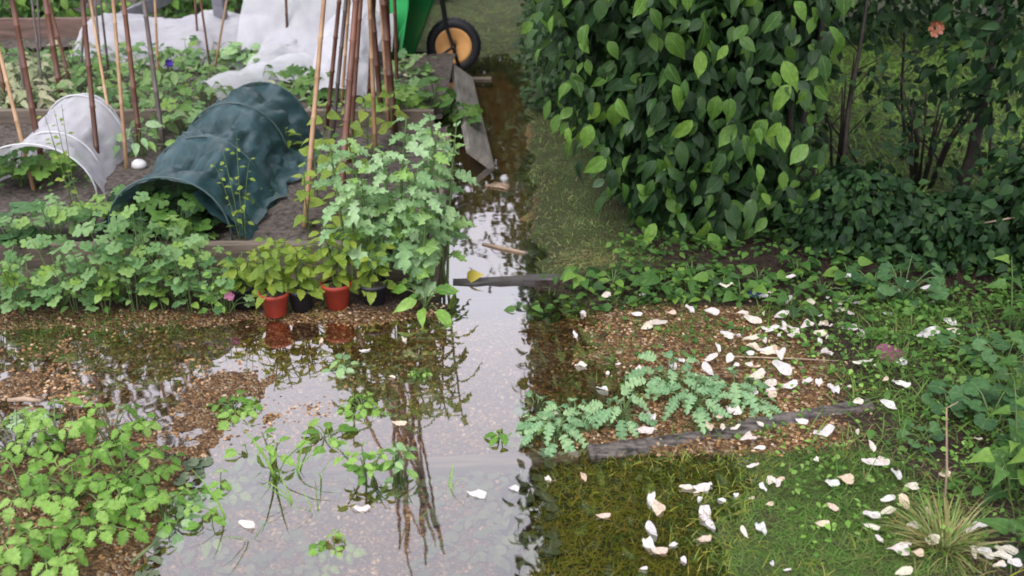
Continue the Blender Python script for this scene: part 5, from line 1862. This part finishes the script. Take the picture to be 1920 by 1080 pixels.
# grass tuft and tall stalk
tf = at(1765, 1045, 0)
tf.z = float(ground_z(tf.x, tf.y))
tu = empty("grass_tuft", "yellow-green grass tuft in front of the round-leaved bank", "grass tuft", tf)
q = random.Random(801)
ms = leafset('blade', 'straw') + leafset('blade', 'grass') + leafset('blade', 'strip')
for i in range(190):
    a = q.uniform(0, 2 * pi)
    k = q.uniform(0.1, 1.0)
    add_leaf(tu, ms, (cos(a) * .05 * q.random(), sin(a) * .05 * q.random(), 0), (cos(a) * k, sin(a) * k, q.uniform(.5, 1.0)), (-cos(a), -sin(a) - .2, .8), (q.uniform(0.3, 0.6) * 0.16, q.uniform(.05, .16), 0.13), q)
s0 = at(1768, 990, 0)
s1 = ray(1775, 765, s0.y + 0.05)
o = put("grass_stalk", tube([(0, 0, 0), (s1 - s0) * .5 + Vector((0.006, 0, 0)), s1 - s0, (s1 - s0) * 1.05 + Vector((.03, 0, 0))], [0.0035, 0.003, 0.0022, 0.001], 5), M['twig'])
o.location = s0
tag(o, "single tall straw coloured stalk rising from the grass tuft", "stalk")

# ------------------------------------------------------------------ fallen petals
pet = [petal_shape(i) for i in range(14)]
PM = [p.mesh("petal") for p in pet]
PO = [p.mesh("faded_petal") for p in pet[:3]]
for m_ in PM:
    m_.materials.append(M['petal'])
for m_ in PO:
    m_.materials.append(M['petal_old'])
regions = {
    'flooded': ("floating on the flooded path, {o} such towards the drowned lawn", "petals floating on the flooded path",
                [(462, 985, 1.2), (680, 953, 1.1), (895, 928, 1.3), (963, 917, .9), (750, 794, 1.1, 1), (758, 638, .8), (684, 657, .9), (735, 706, .7), (601, 642, .7, 1), (1038, 778, .8)]),
    'chips': ("on the brown chippings, {o} such away from the flooded path", "petals on the brown chippings",
              [(1195, 590, 1), (1235, 603, 1.7), (1214, 613, 1.1), (1138, 554, .9), (1080, 628, 1), (1088, 684, 1.1), (1198, 693, 1.1), (1128, 729, 1.0), (1081, 792, .8), (1208, 552, .7), (1255, 553, 1.1), (1295, 580, 1.1), (1160, 682, .4), (1140, 700, .4)]),
    'bank': ("on the ivy bank, {o} such away from the step board", "petals on the ivy bank",
             [(1333, 585, 1.3), (1363, 535, 1.1), (1431, 556, .8), (1475, 562, 1.2), (1393, 588, 1.1), (1411, 600, 1.3), (1466, 591, 1.2), (1448, 616, 1), (1529, 454, .8), (1485, 519, .8), (1591, 516, .8), (1518, 566, .8), (1588, 564, .8), (1575, 582, 1.0),
              (1597, 590, 1.1), (1533, 592, 1), (1665, 588, .8), (1510, 608, 1.0), (1780, 604, 1.0), (1743, 623, 1.3), (1789, 621, 1.2), (1730, 628, .9)]),
    'soil': ("on the dark soil, {o} such away from the chippings", "petals on the dark soil",
             [(1362, 626, 1.2), (1385, 631, 1.1), (1412, 635, 1.2), (1430, 640, .8), (1344, 650, 1), (1334, 669, 1), (1369, 672, 1), (1329, 692, 1.1), (1443, 661, 1.2), (1465, 665, .9), (1539, 626, .9), (1538, 640, .9), (1595, 616, 1.1), (1614, 623, 1), (1547, 660, 1.1),
              (1617, 678, 1.1), (1466, 691, 1.4), (1418, 708, 1.2), (1443, 719, .9), (1483, 723, 1.5), (1381, 707, .7), (1687, 720, 1.1), (1690, 678, .6), (1641, 686, .5), (1513, 714, .9), (1381, 684, .5), (1404, 684, .5)]),
    'edge': ("close to the timber edging, {o} such away from the flooded path", "petals along the timber edging",
             [(1219, 783, 1.2), (1208, 809, 1.3), (1368, 768, 1.2), (1400, 821, 1.1), (1423, 841, .8), (1446, 740, 1.0, 1), (1544, 808, 1.4), (1505, 790, .7), (1564, 731, 1.3), (1666, 758, 1.1), (1634, 838, 1.0), (1411, 873, .6), (1380, 800, .7), (1330, 800, .9, 1)]),
    'lawn': ("on the drowned lawn, {o} such away from the flooded path", "petals on the drowned lawn",
             [(1219, 937, 1.3), (1236, 955, 1.1, 1), (1222, 992, 1.2), (1219, 1022, 1.3), (1238, 1034, .9, 1), (1318, 963, 1.5), (1333, 984, .9), (1320, 1012, .8, 1), (1430, 992, 1.4), (1394, 997, .7), (1311, 936, .6), (1130, 968, .8, 1), (1262, 1021, .6), (1283, 1050, .5), (1206, 1068, .5), (1096, 895, .8, 1),
              (1030, 898, .7), (1330, 909, .5), (1410, 934, .4), (1450, 1058, .4), (1475, 1068, .4)]),
    'tuft': ("round the grass tuft, {o} such away from the drowned lawn", "petals round the grass tuft",
             [(1641, 866, 1.4), (1658, 862, .8), (1681, 890, 1.4), (1709, 912, 1.1), (1562, 905, .9), (1585, 898, 1.0, 1), (1666, 935, .8), (1697, 942, 1.0, 1), (1562, 950, .7, 1), (1637, 967, 1.1), (1632, 987, .9), (1826, 988, 1.2), (1748, 1013, 1), (1680, 1031, 1.1), (1699, 1020, .6), (1831, 1031, .9), (1875, 1041, 1.3), (1696, 1073, 1.1),
              (1773, 889, .7, 1), (1743, 964, .8, 1), (1836, 823, .7), (1530, 862, .5), (1895, 1030, .9), (1905, 1055, .8), (1650, 1010, .5)]),
}
q = random.Random(900)
for key, (txt, grp, lst) in regions.items():
    got = []
    extra = {'bank': (26, 1300, 1800, 530, 628), 'soil': (22, 1310, 1660, 615, 735), 'chips': (6, 1050, 1300, 570, 760), 'edge': (8, 1240, 1660, 735, 860), 'tuft': (12, 1560, 1910, 860, 1070), 'lawn': (10, 1180, 1540, 880, 1075)}.get(key)
    if extra:
        cx, cy = None, None
        for i in range(extra[0]):
            if cx is None or q.random() < .5:
                cx, cy = q.uniform(extra[1], extra[2]), q.uniform(extra[3], extra[4])
            lst.append((cx + q.uniform(-26, 26), cy + q.uniform(-9, 9), q.uniform(.4, .95)) + ((1,) if q.random() < .12 else ()))
    for it in lst:
        px, py, s = it[0] + q.uniform(-2, 2), it[1] + q.uniform(-1, 1), it[2]
        old = len(it) > 3
        b = at(px, py, 0)
        z = max(0.0, float(ground_z(b.x, b.y)))
        lift = 0.012 if z > 0.002 else 0.003
        if key in ('bank', 'soil', 'tuft', 'edge') and z > 0:
            lift = 0.025
        b = at(px, py, z + lift)
        if key in ('bank', 'soil', 'tuft') and to_px(b)[0] > 0:
            b.z = z + lift
        o = link("petal", q.choice(PO if old else PM))
        a = q.uniform(-.5, .5) + (0 if q.random() < .7 else pi / 2)
        sz = (0.044 if key in ('bank', 'soil', 'edge') else 0.040) * s * q.uniform(.85, 1.1)
        tilt = 0.12 if z == 0 else 0.4
        place(o, b, (cos(a), sin(a), q.uniform(-tilt, tilt)), (q.uniform(-tilt, tilt), -tilt + q.uniform(-tilt, tilt), 1), (sz * q.uniform(.5, 1.0), sz, sz))
        tag(o, "x", "petal", grp)
        got.append((px, o, s, old))
    sets = {}
    for px, o, s, old in got:
        w = "faded tan" if old else ("large white" if s >= 1.15 else ("small white" if s < 0.8 else "white"))
        sets.setdefault(w, []).append((px, o))
    for w, l in sets.items():
        for i, (_, o) in enumerate(sorted(l, key=lambda a: a[0])):
            o['label'] = f"{w} petal " + txt.format(o=ORD[i])

# ------------------------------------------------------------------ oddments lying about
def stick(p, r, mat, lab, cat="stick", name="stick"):
    p = [Vector(a) for a in p]
    o = put(name, tube([a - p[0] for a in p], r, 6), M[mat])
    o.location = p[0]
    return tag(o, lab, cat)


stick([at(905, 458, .0), at(945, 466, .004), at(985, 474, .002)], [.008, .01, .006], 'twig', "pale stick floating in the flooded channel")
stick([at(1360, 668, .03), at(1480, 672, .035), at(1612, 679, .03)], [.0025, .003, .002], 'twig', "thin pinkish stalk lying across the dark soil and petals", "stalk", "dead_stalk")
stick([at(15, 750, .012), at(45, 748, .015), at(78, 752, .012)], [.006, .009, .006], 'twig', "short pale twig on the wet gravel above the strawberries", "twig", "twig")
stick([at(245, 1058, .02), at(270, 1035, .03), at(296, 1012, .035)], [.004, .004, .003], 'stem', "cut green stem lying beside the strawberry plants", "stem", "cut_stem")
stick([at(0, 1030, .03), at(40, 1024, .03), at(85, 1022, .03)], [.006, .006, .005], 'cane_pale', "short reddish stick among the strawberry plants", "stick")
stick([at(1845, 418, .25), at(1890, 410, .27), at(1925, 404, .28)], [.004, .004, .003], 'twig', "bare reddish twig sticking out of the shaded shrubs", "twig", "twig")
st_ = empty("straw_tuft", "pale straw tuft caught in the flooded channel beside the bed", "straw", at(918, 350, 0.0))
for i in range(16):
    a = q.uniform(-.6, .6)
    put("straw", tube([(q.uniform(-.03, .03), q.uniform(-.02, .02), .003), (q.uniform(-.03, .03) + cos(a) * .05, sin(a) * .05, q.uniform(.004, .02)), (cos(a) * .1, sin(a) * .1, .004)], .0025, 4), M['twig'], st_)
o = put("fallen_leaf", cordate(0.9, 4, .2, .3), M['yellow'])
place(o, at(878, 522, 0.012), (0.5, -.25, .35), (-.1, -.7, 1), 0.07)
tag(o, "yellow fallen leaf standing at the step board in the channel", "leaf")
o = put("wine_leaf", cordate(0.8, 6, .25, .4), M['wine'])
place(o, at(1650, 668, 0.05), (1, .1, .25), (0, -.6, 1), 0.10)
tag(o, "wine red leaf beside the petals at the edge of the bank", "leaf")
o = put("plastic_scrap", xf(petal_shape(31), Matrix.Diagonal((1, 1, 1.6, 1))), M['blue'])
place(o, at(1415, 550, 0.05), (1, .2, .2), (0, -.8, .6), 0.06)
tag(o, "dark blue plastic scrap among the ivy and petals", "scrap")

# background planting beyond the beds, closing the top of the frame
GH = "bushes behind the allotment beds"
for i, (x0, y0, rx, ry, h, lab) in enumerate([(-3.9, 7.85, .75, .42, .5, "bright green bush behind the reddish board"), (-2.3, 8.25, .8, .4, .5, "bright green bush behind the long fleece cover"), (-1.2, 9.4, .8, .4, .6, "bright green bush behind the tallest fleece cover")]):
    bush("garden_bush", "bush", lab, (x0, y0, 0.05), rx, ry, h, 90, 1800, 'small', 'small', 'strawberry', 'creeper', 0.08, 950 + i, GH)
